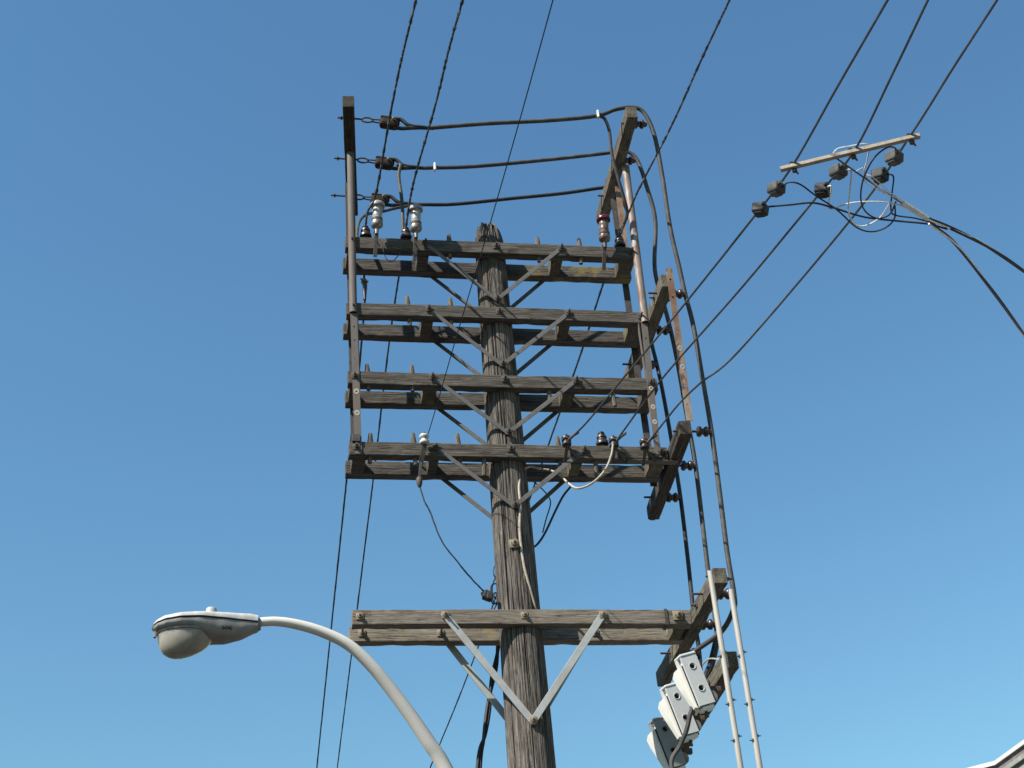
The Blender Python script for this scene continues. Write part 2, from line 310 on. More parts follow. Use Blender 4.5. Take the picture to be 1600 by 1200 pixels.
def timber(p0, p1, hw, hh, seed, rough=.0011, rnd=.005):
    """squared timber along X or Y from p0 to p1 (ends of its axis) with eased, uneven edges"""
    p0, p1 = Vector(p0), Vector(p1); ax = (p1 - p0).normalized(); L = (p1 - p0).length; up = Vector((0, 0, 1)); sd = ax.cross(up).normalized(); up = sd.cross(ax)
    prof = []
    for cx, cy, a0 in ((1, 1, 0), (-1, 1, 90), (-1, -1, 180), (1, -1, 270)):
        for k in range(3): an = math.radians(a0 + 45 * k); prof.append((cx * (hw - rnd) + rnd * math.cos(an), cy * (hh - rnd) + rnd * math.sin(an)))
        nx = {0: (0, hh), 90: (-hw, 0), 180: (0, -hh), 270: (hw, 0)}[a0]; prof.append(nx)
    n = len(prof); segs = max(8, int(L / .045)); vs = []; xs = [0, .006] + [L * i / segs for i in range(1, segs)] + [L - .006, L]
    for j, x in enumerate(xs):
        e = .955 if j in (0, len(xs) - 1) else 1
        for k, (a, c) in enumerate(prof):
            q = noise.noise(Vector((x * 5 + seed * 7.3, a * 30, c * 30))) * rough + noise.noise(Vector((x * 26 + seed, a * 60, c * 60))) * rough * .6
            corner = k % 4 != 3
            if corner:
                q -= max(0, noise.noise(Vector((x * 8 + seed * 3.1, a * 9, c * 9))) - .2) * .012
            m = 1 + q / max(hw, hh)
            dx = 0
            if j in (0, len(xs) - 1): dx = noise.noise(Vector((a * 50, c * 50, seed))) * .004
            bow = math.sin(math.pi * x / L) * ((seed * 37 % 11) - 5) * .0011
            vs.append(p0 + ax * (x + dx) + sd * (a * e * m + bow * .6) + up * (c * e * m + bow))
    N = len(xs); fs = [(i * n + k, i * n + (k + 1) % n, (i + 1) * n + (k + 1) % n, (i + 1) * n + k) for i in range(N - 1) for k in range(n)] + [tuple(range(n)), tuple((N - 1) * n + k for k in range(n))]
    b = MB(); b.add(vs, fs, False); return b

def bolt_mesh():
    b = MB(); b.box((0, -.004, 0), (.026, .004, .026), ch=.002); b.lathe((0, -.008, 0), (0, -1, 0), [(.017, 0), (.017, .016), (.012, .018)], 6); b.lathe((0, -.026, 0), (0, -1, 0), [(.0085, 0), (.0085, .03)], 8); return b
_bolts = {}
def bolt(parent, p, mat=None, rot=(0, 0, 0), scale=1.0):
    """square washer, nut and bolt end standing proud of a face that looks to -Y"""
    mat = mat or BOLT
    if mat.name not in _bolts:
        o = bolt_mesh().build('bolt', mat, parent); _bolts[mat.name] = o.data
    else:
        o = bpy.data.objects.new('bolt', _bolts[mat.name]); COL.objects.link(o); o.parent = parent
    o.location = Vector(p) - world_loc(parent); o.rotation_euler = rot; o.scale = (scale,) * 3
    return o
PINM = {}
def pin(parent, x, y, z, h=.10, mat=None, tilt=0):
    """tapered wooden insulator pin through an arm: cob above, shank end below"""
    key = (round(h, 3), (mat or W_PIN).name)
    if key not in PINM:
        b = MB(); b.lathe((0, 0, 0), (0, 0, 1), [(.016, -AH - .045), (.017, -AH - .01), (.018, -.02), (.024, 0), (.024, .012), (.019, h * .55), (.015, h * .93), (.010, h)], 10); o = b.build('insulator_pin', mat or W_PIN, parent); PINM[key] = o.data
    else:
        o = bpy.data.objects.new('insulator_pin', PINM[key]); COL.objects.link(o); o.parent = parent
    o.location = Vector((x, y, z)) - world_loc(parent); o.rotation_euler = (random.uniform(-.05, .05), random.uniform(-.06, .06), random.uniform(0, 3)); o.scale = (1, 1, random.uniform(.9, 1.12)); return o

# ten crossarms in five pairs
front, back = [], []
for i, zt in enumerate(TIERS):
    mf = W_ARM_PALE if i == 4 else W_ARM; mb = (W_ARM_MOSS if i == 0 else W_ARM_PALE_Y if i == 4 else W_ARM)
    zc = zt - AH / 2
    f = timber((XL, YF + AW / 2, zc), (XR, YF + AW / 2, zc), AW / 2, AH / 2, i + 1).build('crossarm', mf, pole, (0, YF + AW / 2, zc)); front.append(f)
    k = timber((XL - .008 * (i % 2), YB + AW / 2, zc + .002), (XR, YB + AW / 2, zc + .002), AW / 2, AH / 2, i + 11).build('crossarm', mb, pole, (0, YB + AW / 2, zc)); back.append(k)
    bm_ = BOLTL if i == 4 else BOLT
    bolt(f, (.0 if i else .02, YF, zc + .012), bm_)                     # through bolt at the pole
    for sx in (-1, 1):
        bolt(f, (sx * .567, YF - .008, zt - .045), bm_); 
        bolt(f, (sx * 1.165, YF - (.006 if i < 4 else 0), zt - .052), bm_) if not (i == 4 and sx > 0) else None
        # small drilled holes with old plugs
    for sx in (-.83, -.33, .31, .84):
        if random.random() < .75:
            h = MB(); h.lathe((0, 0, 0), (0, 1, 0), [(.008, -.0008), (.008, .004)], 8); o = h.build('bored_hole', HOLE, k, (sx + random.uniform(-.05, .05), YB - .001, zc + random.uniform(-.03, .03)))
for xx in (-1.13, -.567, .567, 1.13):                                    # spacing bolts of the lowest pair
    bolt(back[4], (xx, YB, TIERS[4] - .05), BOLTL); r = MB(); r.tube([(xx, YF + AW, TIERS[4] - .05), (xx, YB, TIERS[4] - .05)], .009, 8); r.build('spacing_bolt', BOLTL, back[4], (xx, YB, TIERS[4] - .05))

# flat steel V braces front and rear
def strap_bar(a, b_, wdt, th, nrm, name, mat, parent):
    a, b_ = Vector(a), Vector(b_); d = (b_ - a); L = d.length; d.normalize(); nv = Vector(nrm); nv = (nv - d * nv.dot(d)).normalized(); sd = d.cross(nv)
    m = MB(); R = Matrix((d, sd, nv)).transposed(); m.box((a + b_) / 2, (L / 2 + wdt * .45, wdt / 2, th / 2), R, ch=.0018); return m.build(name, mat, parent, (a + b_) / 2)
VB = [9.286, 8.642, 8.008, 7.365, 5.676]
for i, zt in enumerate(TIERS):
    zt2 = zt - .045; rz = .117 + (10 - VB[i]) * .0088
    wd, th, mt = (.034, .006, STRAP) if i < 4 else (.05, .012, GALV)
    for sx, off in ((-1, 0.0), (1, .008)):
        strap_bar((sx * .567, YF - .006, zt2), (sx * .004, -rz - .016 - off, VB[i] + .0), wd, th, (0, -1, 0), 'brace', mt, pole)
        zr = VB[i] + (.08 if i < 4 else .12)
        strap_bar((sx * .53, YB + AW + .006, zt2), (sx * .03, rz + .012, zr - .09), wd, th, (0, 1, 0), 'brace', STRAP if i < 4 else GALV, pole)
    bolt(pole, (0, -rz - .028, VB[i]), BOLT if i < 4 else BOLTL)
bolt(pole, ((-0.0264, -0.1500, 7.0497)), BOLTL, scale=1.3)

for hx, hz in ((-.045, 7.53), (.045, 7.56), (.0, 8.19), (-.05, 8.30), (.02, 5.52), (.035, 5.60), (-.02, 7.05), (.05, 6.85), (-.06, 6.72), (.01, 5.3), (-.04, 8.93)):
    rr_ = .117 + (10 - hz) * .0088; hy = -math.sqrt(rr_ * rr_ - hx * hx); h = MB(); h.lathe((0, 0, 0), (hx, hy, 0), [(.0085, .002), (.0085, .0085), (.003, .0095)], 8); h.build('spike_hole', HOLE, pole, (hx, hy, hz))
# spacer blocks between the two arms of a pair
def block(x0, x1, zt, y0=YF + AW + .002, y1=YB - .002, hz=.0, mat=None):
    b = MB(); b.box(((x0 + x1) / 2, (y0 + y1) / 2, zt - AH / 2 - .002 + hz), ((x1 - x0) / 2, (y1 - y0) / 2, AH / 2 - .004), ch=.004); b.build('spacer_block', mat or W_BLOCK, pole, ((x0 + x1) / 2, (y0 + y1) / 2, zt - AH / 2))
for i, (l0, l1, r0, r1) in enumerate(((-.62, -.53, .505, .59), (-.615, -.525, .505, .59), (-.63, -.525, .475, .57), (-.61, -.54, .485, .565))):
    block(l0, l1, TIERS[i], mat=W_ARM if i != 2 else None); block(r0, r1, TIERS[i])
block(1.08, 1.2, TIERS[0]); block(1.08, 1.2, TIERS[1]); block(1.10, 1.21, TIERS[3]); block(-1.19, -1.09, TIERS[3], mat=W_ARM); block(-1.2, -1.14, TIERS[2], mat=W_ARM); block(-1.2, -1.14, TIERS[1], mat=W_ARM); block(1.12, 1.2, TIERS[2], mat=W_ARM); block(1.11, 1.19, TIERS[4]); block(-1.2, -1.14, TIERS[0], mat=W_ARM)

# side arms that run away from the camera past the ends of the crossarms
ZU = 10.75
SIDE = [((-1.215, -.745, ZU + .06), (-1.088, .64, ZU + .06), W_SIDE_DARK, 31), ((1.158, -.79, ZU + .06), (1.178, .62, ZU + .06), W_SIDE, 32),
        ((1.270, -.68, 9.120), (1.270, .78, 9.120), W_SIDE, 33), ((1.272, -.56, 7.828), (1.320, .76, 7.828), W_SIDE_DARK, 34),
        ((1.268, -.83, 6.452), (1.270, .95, 6.452), W_SIDE, 35), ((1.275, -.76, 5.86), (1.29, .86, 5.86), W_SIDE, 36)]
side = [timber(a, b_, .0475, .06, sd).build('side_arm', m, pole, (Vector(a) + Vector(b_)) / 2) for a, b_, m, sd in SIDE]
pl = MB(); pl.box((1.31, .762, 7.82), (.022, .004, .055), ch=.002); pl.build('end_plate', BROWNCH, side[3], (1.31, .762, 7.82))

# steel uprights that tie arms and side arms together
def guard(x, y, z0, z1, mat, r=.031, lean=(0, 0), name='steel_channel'):
    """half-round channel, round side to -Y"""
    prof = [(-r, .012)] + [(r * math.cos(math.radians(a)), -r * .8 * math.sin(math.radians(a))) for a in range(180, -1, -15)] + [(r, .012)]
    inn = [(a * .86, c * .82 + .002) for a, c in prof][::-1]; poly = prof + inn; n = len(prof); m = MB(); nz = 14; vs = []
    for j in range(nz + 1):
        t = j / nz; z = z0 + (z1 - z0) * t
        for a, c in poly: vs.append((x + a + lean[0] * t, y + c + lean[1] * t, z + (c * .5 if j == nz else 0)))
    k = len(poly); fs = [(j * k + i, j * k + (i + 1) % k, (j + 1) * k + (i + 1) % k, (j + 1) * k + i) for j in range(nz) for i in range(k)]
    for j in (0, nz): fs += [(j * k + i, j * k + i + 1, j * k + k - 2 - i, j * k + k - 1 - i) for i in range(n - 1)]
    m.add(vs, fs, True); return m.build(name, mat, pole, (x, y, (z0 + z1) / 2))
def plate(p0, p1, wdt, holes, mat, name='steel_strap', th=.006, patches=(), hr=.0075, flange=0, fmat=None):
    """flat upright strap between two points facing -Y with real round holes (fractions along it) and bare patches"""
    p0, p1 = Vector(p0), Vector(p1); d = p1 - p0; L = d.length; d.normalize(); nv = Vector((0, -1, 0)); nv = (nv - d * nv.dot(d)).normalized(); sd = nv.cross(d)
    m = MB(); hw = wdt / 2; cuts = [0]; hs = sorted(holes)
    def P(a, l, c): return p0 + sd * a + d * l + nv * c
    def quad(l0, l1):
        m.add([P(a, l, c) for c in (0, th) for a, l in ((-hw, l0), (hw, l0), (hw, l1), (-hw, l1))], [(0, 1, 2, 3), (4, 5, 6, 7), (1, 2, 6, 5), (0, 3, 7, 4)])
    cur = 0; seg = 16
    for h in hs:
        c = h * L; quad(cur, c - hw); cur = c + hw; vs = []
        for z in (0, th):
            for k in range(seg):
                an = 2 * math.pi * k / seg; ca, sa = math.cos(an), math.sin(an); q = hw / max(abs(ca), abs(sa)); vs.append(P(ca * q, c + sa * q, z)); vs.append(P(ca * hr, c + sa * hr, z))
        fs = []
        for k in range(seg):
            k2 = (k + 1) % seg; a, b2, c2, e = 2 * k, 2 * k + 1, 2 * k2 + 1, 2 * k2; o = 2 * seg
            fs += [(a, b2, c2, e), (a + o, b2 + o, c2 + o, e + o), (b2, c2, c2 + o, b2 + o)]
            if abs(math.cos(2 * math.pi * (k + .5) / seg)) > abs(math.sin(2 * math.pi * (k + .5) / seg)): fs.append((a, e, e + o, a + o))
        m.add(vs, fs)
    quad(cur, L)
    if flange: m.box((p0 + p1) / 2 + sd * (flange * (hw + .0)) - nv * .018, (.003, .018, L / 2), None)
    o = m.build(name, mat, pole, (p0 + p1) / 2)
    for pt in patches:
        c = pt * L; b = MB(); vs = []
        for z in (th + .0004, th + .0016):
            for k in range(12):
                an = 2 * math.pi * k / 12; vs.append(P(math.cos(an) * hw * .80, c + math.sin(an) * hw * .95, z)); vs.append(P(math.cos(an) * hr * 1.02, c + math.sin(an) * hr * 1.02, z))
        fs = []
        for k in range(12):
            k2 = (k + 1) % 12; a, b2, c2, e = 2 * k, 2 * k + 1, 2 * k2 + 1, 2 * k2; q = 24; fs += [(a, b2, c2, e), (a + q, b2 + q, c2 + q, e + q), (a, e, e + q, a + q)]
        b.add(vs, fs); b.build('bare_patch', PATCH, o, P(0, c, 0))
    return o
guard(-1.166, YF - .010, 9.07, 10.755, BROWNCH, .030, (.004, 0))
plate((-1.150, YF - .002, 7.775), (-1.163, YF - .002, 9.065), .054, (.10, .28, .43, .55, .66, .80, .90), BROWNCH, patches=(.28, .43, .55), flange=-1)
plate((-1.15, YB + AW + .010, 7.8), (-1.16, YB + AW + .010, 10.74), .05, (.2, .5, .8), STEEL)
guard(1.195, YF - .012, 9.06, 10.745, RUSTY, .032, (.026, 0))
plate((1.143, YF - .002, 7.79), (1.186, YF - .002, 9.055), .05, (.12, .25, .36, .50, .62, .75, .88), BROWNCH, patches=(.25, .36, .50), flange=1)
plate((1.19, YB + AW + .012, 7.75), (1.187, YB + AW + .012, 10.69), .055, (.12, .30, .42, .55, .70, .84, .95), STEEL)
plate((1.180, .02, 9.80), (1.190, .02, 10.685), .052, (.3, .6), RUST)
plate((1.30, -.60, 7.86), (1.296, -.69, 9.235), .052, (.10, .22, .34, .46, .57, .69, .80, .92), RUST, patches=(.34, .46), hr=.009)
cornerp = MB(); cornerp.box((1.10, YF + .02, TIERS[3] - AH - .012), (.20, .03, .004), ch=.002); cornerp.build('steel_angle', BROWNCH, pole, (1.10, YF + .02, TIERS[3] - AH - .012))
cornerp = MB(); cornerp.box((-1.165, YF - .012, TIERS[3] + .02), (.03, .012, .03), ch=.002); cornerp.build('steel_angle', STEEL, pole, (-1.165, YF - .012, TIERS[3] + .02))
for x, z0, y, l in ((1.207, 6.50, -.81, 2.6), (1.335, 6.36, -.81, 2.45)):
    o = guard(x, y, z0 - l, z0, STRIP, .0175, name='steel_strip')
    for zz in (5.86, 5.52, 5.27): bolt(o, (x - .017, y, zz), BOLT, (0, 0, -math.pi / 2), .42); bolt(o, (x + .017, y, zz + .03), BOLT, (0, 0, math.pi / 2), .42)
for ax_, zz, yy in ((side[2], 9.12, -.45), (side[4], 6.47, -.78), (side[4], 6.46, -.35), (side[5], 5.87, -.35), (side[5], 5.87, .1), (side[5], 5.85, .5)):
    x0 = 1.222; bolt(ax_, (x0, yy, zz), BOLT, (0, 0, -math.pi / 2), .8); bolt(ax_, (x0 + .098, yy, zz - .02), BOLT, (0, 0, math.pi / 2), .8)
bolt(back[4], (1.17, YB - .002, TIERS[4] - .06), BOLTL, scale=1.1); bolt(front[4], (1.12, YF - .002, TIERS[4] - .05), BOLTL, scale=1.4)
bd = MB(); bd.box((1.035, YF - .004, TIERS[4] - AH / 2), (.011, .003, AH / 2 + .004)); bd.box((1.035, YF + AW / 2, TIERS[4] - AH - .003), (.011, AW / 2 + .006, .003)); bd.build('steel_band', STEEL, front[4], (1.035, YF, TIERS[4] - AH / 2))

# bare wooden pins left in the arms
YC = YF + AW / 2
for i, xs in enumerate((((-0.3605, -0.1430, 9.9503)[0], (0.3831, -0.1430, 9.9527)[0], (0.7371, -0.1430, 9.9424)[0]), ((-0.7254, -0.1430, 9.2617)[0], (-0.3841, -0.1430, 9.2752)[0]),
                        ((-1.0620, -0.1430, 8.6115)[0], (-0.7183, -0.1430, 8.6219)[0]), ((-1.0567, -0.1430, 7.9692)[0], (-0.7278, -0.1430, 7.9761)[0], (-0.3907, -0.1430, 7.9831)[0], (0.3809, -0.1430, 7.9704)[0]))):
    for x in xs: pin(front[i], x, YC, TIERS[i] - .003, .105)
for x, i in ((.35, 2), (.86, 2), (.66, 3), (-.2, 3)): pin(front[i], x, YC, TIERS[i] - .085, .02)

# ------------------------------------------------------------------ insulators on pins
def pin_insulator(x, y, z, mat, label, r=.05, group='pin insulators on the crossarms'):
    t = thing('pin_insulator', (x, y, z), label, 'insulator', group)
    b = MB(); b.lathe((x, y, z - .02), (0, 0, 1), [(.017, 0), (.017, .07)], 10); b.build('pin', W_PIN, t, (x, y, z))
    b = MB(); b.lathe((x, y, z + .028), (0, 0, 1), [(r * .55, 0), (r * .98, .004), (r, .018), (r * .93, .032), (r * .72, .044), (r * .68, .056), (r * .8, .062), (r * .78, .076), (r * .55, .082), (r * .5, .092), (r * .58, .099), (r * .46, .114), (.004, .118)], 20); b.build('insulator_body', mat, t, (x, y, z))
    return t
x1_ = (-1.0479, -0.1430, 9.9840); x2_ = (-0.7149, -0.1430, 10.0007); x4_ = (1.0874, -0.1430, 9.9732)
pin_insulator(x1_[0], YC, TIERS[0], PORC, 'dark pin insulator nearest the left end of the top crossarm')
pin_insulator(x2_[0], YC, TIERS[0], PORC, 'dark pin insulator between the two pale lightning arresters')
pin_insulator(x4_[0], YC, TIERS[0], PORC, 'dark pin insulator beside the maroon-capped arrester at the right')
xq = (0.7290, -0.1430, 7.9834); pin_insulator(xq[0], YC, TIERS[3], PORC, 'dark pin insulator with nothing tied below, on the fourth crossarm')

# lightning arresters bolted to the face of the top arm
def arrester(p, label, capm, bodym, tilt):
    x, y, z = p; t = thing('lightning_arrester', (x, y, z), label, 'lightning arrester', 'lightning arresters on the top crossarm'); ax = Vector((math.sin(tilt), -.10, 1)).normalized()
    B = Vector((x, y - .05, z))
    b = MB(); b.lathe(B, ax, [(.016, -.06), (.018, -.01), (.030, 0), (.046, .012), (.050, .03), (.047, .055), (.038, .06)], 18); b.build('base_cap', ARR_B if capm is PORC_R else ARR_M, t, B)
    b = MB(); b.lathe(B + ax * .058, ax, [(.040, 0), (.044, .006), (.044, .03), (.037, .036), (.039, .05), (.042, .058), (.039, .066), (.040, .10), (.042, .107), (.039, .114), (.040, .15)], 18); b.build('arrester_body', bodym, t, B)
    b = MB(); b.lathe(B + ax * .066, ax, [(.0465, 0), (.0465, .018)], 18); b.build('collar_band', BOLT, t, B)
    b = MB(); b.lathe(B + ax * .200, ax, [(.046, 0), (.058, .003), (.060, .016), (.057, .034), (.045, .044), (.014, .047), (.012, .062), (.003, .064)], 20); b.build('top_cap', capm, t, B)
    k = strap_bar(B + Vector((0, .012, -.02)), (x - .012, YF - .012, z - .215), .032, .008, (0, -1, 0), 'mounting_bracket', BOLT if capm is PORC_R else BROWNCH, t)
    b = MB(); b.tube(smooth([B + Vector((-.02, 0, -.03)), B + Vector((-.035, -.012, -.09)), B + Vector((-.005, -.02, -.16)), B + Vector((.02, .0, -.19))], 5), .0045, 6); b.build('ground_lead', WIRE, t, B)
    return t
arrester((-0.9687, -0.2350, 9.8657), 'pale grey lightning arrester at the left, beside the steel channel', ARR, ARR, .05)
arrester((-0.6505, -0.2350, 9.8412), 'pale grey lightning arrester with a rust stain, second from the left', ARR, ARR, .02)
arrester((0.9197, -0.2350, 9.8158), 'maroon capped lightning arrester near the right end of the top crossarm', PORC_R, ARR_B, .03)
# loose ground wire swag under the arm
g = MB(); g.tube(smooth([(-0.9265, -0.2000, 9.7759), (-0.8932, -0.1900, 9.6333), (-0.8475, -0.1900, 9.6026), (-0.8047, -0.1900, 9.6439), (-0.7394, -0.2000, 9.7516)], 6), .004, 6); tag(g.build('ground_wire', WIRE, None, (-0.8475, -0.1900, 9.6026)), 'thin ground wire drooping between the two pale arresters', 'wire')

# spool insulators in clevis brackets on the fourth arm
def rack_spool(p, mat, label, brk=True, group='spool insulators on the fourth crossarm'):
    x, y, z = p; t = thing('spool_insulator', (x, y, z), label, 'insulator', group)
    b = MB(); b.lathe((x, y, z - .035), (0, 0, 1), [(.014, 0), (.034, .002), (.038, .012), (.034, .024), (.024, .032), (.024, .042), (.034, .050), (.038, .062), (.033, .074), (.012, .078)], 18); b.build('spool', mat, t, (x, y, z))
    b = MB(); b.lathe((x, y, z - .05), (0, 0, 1), [(.008, 0), (.008, .10), (.013, .101), (.013, .112)], 8); b.build('spindle', BOLT, t, (x, y, z))
    if brk:
        strap_bar((x, y + .0, z - .042), (x - .012, YF - .006, z - .135), .026, .007, (0, -1, 0), 'bracket', STEEL, t)
        strap_bar((x + .012, y + .01, z - .04), (x + .085, YF - .006, z - .11), .024, .007, (0, -1, 0), 'bracket', STEEL, t)
    return t
rs = [rack_spool((0.4231, -0.2500, 7.8763), PORC, 'dark spool insulator nearest the pole on the fourth crossarm'),
      rack_spool((0.7909, -0.2500, 7.8722), PORC, 'dark spool insulator with the cream cable leaving it'),
      rack_spool((1.0302, -0.2500, 7.8598), PORC, 'dark spool insulator at the foot of the right strap on the fourth crossarm')]
ws = rack_spool((-0.6606, -0.2500, 7.8713), PORC_W, 'white spool insulator left of the pole on the fourth crossarm', False)
p = Vector((-0.6613, -0.2500, 7.8545)); 
strap_bar(p + Vector((0, .005, -.035)), Vector((-0.6862, -0.2000, 7.7058)), .036, .009, (0, -1, 0), 'bracket', STEEL, ws)
strap_bar(Vector((-0.6862, -0.2000, 7.7058)), Vector((-0.7050, -0.1900, 7.5680)), .02, .009, (0, -1, 0), 'bracket', STEEL, ws)
b = MB(); b.lathe(Vector((-0.7046, -0.1900, 7.5790)), (0, 0, -1), [(.016, 0), (.024, .012), (.022, .05), (.014, .078), (.006, .085)], 12); b.build('clamp', BOLT, ws, Vector((-0.7055, -0.1900, 7.5570)))

# spool insulators on bolts along the right side of three side arms
ordn = ['nearest', 'middle', 'farthest']; where = ['upper', 'middle', 'lowest']; SPOOLC = {}
def side_spool(x, y, z, label, bl=.25):
    t = thing('standoff_insulator', (x, y, z), label, 'insulator', 'standoff insulators on the side arms')
    parts = (('through_bolt', BOLT, [(.009, -bl), (.009, .03)], 8), ('spool', PORC_SP, [(.016, -.062), (.036, -.060), (.042, -.048), (.040, -.036), (.026, -.026), (.024, -.012), (.036, -.004), (.041, .008), (.038, .020), (.014, .024)], 18), ('cable_clamp', BOLT, [(.022, .024), (.024, .034), (.020, .05), (.01, .055)], 10))
    for nm, m, pf, n in parts:
        if (nm, bl) not in SPOOLC: b = MB(); b.lathe((0, 0, 0), (1, 0, 0), pf, n); o = b.build(nm, m, t); SPOOLC[nm, bl] = o.data
        else: o = bpy.data.objects.new(nm, SPOOLC[nm, bl]); COL.objects.link(o); o.parent = t
        o.location = (0, 0, 0)
    return t
CX = 1.452
for lvl, (z, xo) in enumerate(((9.105, 1.400), (7.83, 1.440), (6.46, 1.395))):
    for k, y in enumerate((-.53, -.03, .47)):
        side_spool(xo, y + (.03 if lvl == 1 else 0), z, f'{ordn[k]} brown spool insulator on the right side of the {where[lvl]} right-hand side arm')
for k, (x, y, z) in enumerate(((1.262, -.66, 10.80), (1.262, -.20, 10.80), (1.24, .28, 10.80))):
    side_spool(x, y, z, f'{ordn[k]} dark insulator on the side arm at the top right', .165)

# ------------------------------------------------------------------ dead ends between the two top side arms and their cables
def cable(name, pts, r, mat, label, sub=6, n=8, jit=0, group=None, cat='cable', rs=None):
    P = smooth(pts, sub); b = MB(); b.tube(P, rs or r, n, True, jit, len(name) + len(pts)); o = b.build(name, mat, None, P[len(P) // 2]); return tag(o, label, cat, group)
def deadend(yl, zl, label, tilt):
    x0 = -1.15; t = thing('dead_end_insulator', (x0, yl, zl), label, 'insulator', 'dead-end insulators on the top left side arm')
    b = MB(); b.tube([(x0 - .14, yl, zl), (x0 + .06, yl, zl - .004)], .008, 8); b.lathe((x0 - .115, yl, zl), (1, 0, 0), [(.018, 0), (.018, .014)], 6)
    ring = [(x0 + .105 + .045 * math.cos(a), yl + .004, zl - .006 + .026 * math.sin(a)) for a in [2 * math.pi * k / 20 for k in range(21)]]
    b.tube(ring, .0075, 8, False); b.build('eye_bolt', BOLT, t, (x0, yl, zl))
    b = MB()
    for s in (-1, 1): b.tube([(x0 + .135, yl + .012 * s, zl - .012), (x0 + .22, yl + .02 * s, zl - .02)], .0065, 6)
    b.build('clevis_link', BOLT, t, (x0 + .15, yl, zl))
    c = Vector((x0 + .285, yl, zl - .032)); b = MB(); R = Matrix.Rotation(.13, 3, 'Y')
    b.box(c, (.078, .042, .050), R, .026); b.box(c + Vector((.01, 0, .028)), (.082, .046, .010), R, .009); b.build('strain_body', STRAIN, t, c)
    b = MB(); b.lathe(c + Vector((.03, -.056, 0)), (0, -1, 0), [(.012, -.01), (.012, .012), (.007, .016)], 8); b.build('pin_bolt', BOLTL, t, c)
    e = Vector((x0 + .50, yl, zl - .062)); b = MB()
    for s in (-1, 1): b.tube(smooth([c + Vector((.03, 0, .046 * s)), c + Vector((.10, 0, .050 * s - .004)), e + Vector((-.05, 0, .016 * s)), e + Vector((.05, 0, .004 * s))], 6), .0165, 8)
    b.tube([e + Vector((-.02, 0, 0)), e + Vector((.03, 0, -.001)), e + Vector((.16, 0, -.003))], [.022, .021, .015], 10, True, .12, 4); b.build('cable_loop', RUBBER, t, e)
    return e + Vector((.12, 0, -.003))
e1 = deadend(-.545, 10.81, 'dark dead-end insulator nearest the camera at the top left', 0)
e2 = deadend(-.045, 10.81, 'dark dead-end insulator in the middle at the top left', 0)
e3 = deadend(.44, 10.81, 'dark dead-end insulator farthest back at the top left', 0)
def down(y, zs): return [(CX + dx, y + dy, z) for z, dx, dy in zs]
cable('top_cable', [e1, (-0.0503, -0.5800, 10.7948), (0.4919, -0.6200, 10.8303), (0.8914, -0.6400, 10.8900), (1.0646, -0.6500, 10.9663), (1.2106, -0.6600, 10.9892), (1.3053, -0.6600, 10.9365), (1.3681, -0.6500, 10.7007), (1.3875, -0.6300, 10.2910), (1.40, -.58, 9.75), (1.435, -.545, 9.35), (CX, -.53, 9.105), (1.478, -.525, 8.8), (1.487, -.51, 8.3), (1.492, -.50, 7.83), (1.475, -.505, 7.3), (1.452, -.52, 6.8), (1.448, -.53, 6.46), (1.44, -.49, 6.36), (1.37, -.36, 6.25), (1.24, -.14, 6.21), (1.15, -.02, 6.16)], .0185, RUBBER_G, 'thick cable arching over the top right side arm and running down outermost', 8, 10)
cable('top_cable', [e2, (-0.0923, -0.0600, 10.7757), (0.5836, -0.1000, 10.8621), (1.0326, -0.1600, 10.9030), (1.1853, -0.2000, 10.9064), (1.2778, -0.2100, 10.8808), (1.3349, -0.2100, 10.7805), (1.3801, -0.2000, 10.5213), (1.4276, -0.1500, 10.1731), (1.38, -.08, 9.7), (1.425, -.045, 9.35), (CX, -.03, 9.105), (1.47, -.02, 8.8), (1.484, -.005, 8.3), (1.492, 0, 7.83), (1.475, 0, 7.3), (1.452, -.02, 6.8), (1.448, -.03, 6.46), (1.43, -.03, 6.3), (1.36, .02, 6.1), (1.28, .1, 5.98)], .018, RUBBER_G, 'thick middle cable between the top side arms bending down behind the right straps', 8, 10)
cable('top_cable', [e3, (-0.2016, 0.4300, 10.7585), (0.3170, 0.4000, 10.8281), (0.7782, 0.3500, 10.8708), (1.1579, 0.3100, 10.9255), (1.19, .29, 10.87), (1.26, .28, 10.83), (1.34, .3, 10.6), (1.37, .36, 10.1), (1.42, .45, 9.4), (1.45, .47, 9.105), (1.47, .48, 8.8), (1.487, .495, 8.3), (1.492, .50, 7.83), (1.475, .49, 7.3), (1.45, .47, 6.8), (1.448, .47, 6.46), (1.42, .48, 6.2), (1.34, .5, 6.0)], .017, RUBBER, 'thick cable farthest back between the top side arms running down behind', 8, 10)
# tails
cable('cable_tail', [(0.8914, -0.6400, 10.8900), (0.9584, -0.6300, 10.8745), (0.9965, -0.6000, 10.7587), (1.0064, -0.5500, 10.5518), (1.0440, -0.5000, 10.3492), (1.0962, -0.4200, 10.1752), (1.1302, -0.3400, 10.0841), (1.1096, -0.2500, 10.0257), x4_ and (1.0971, -0.1500, 10.0235)], .014, RUBBER_G, 'cable tail hanging from the clamp of the front top cable at the right', 6)
cable('cable_tail', [e2 + Vector((-.22, 0, .01)), (-0.7270, -0.0800, 10.7345), (-0.7487, -0.0900, 10.6021), (-0.7365, -0.1100, 10.3728), (-0.7340, -0.1300, 10.1819), (-0.7409, -0.1500, 9.8787)], .015, RUBBER_G, 'cable tail dropping from the middle dead end to the second insulator', 6)
cable('cable_tail', [e3 + Vector((-.0, 0, .0)), (-0.7240, 0.3600, 10.6277), (-0.8658, 0.3000, 10.5268), (-1.0030, 0.2000, 10.4077), (-1.0714, 0.1200, 10.2676), (-1.1052, 0.0000, 10.0502), (-1.1147, -0.0800, 9.8297)], .014, RUBBER_G, 'cable tail curling down from the rear dead end beside the left channel', 6)
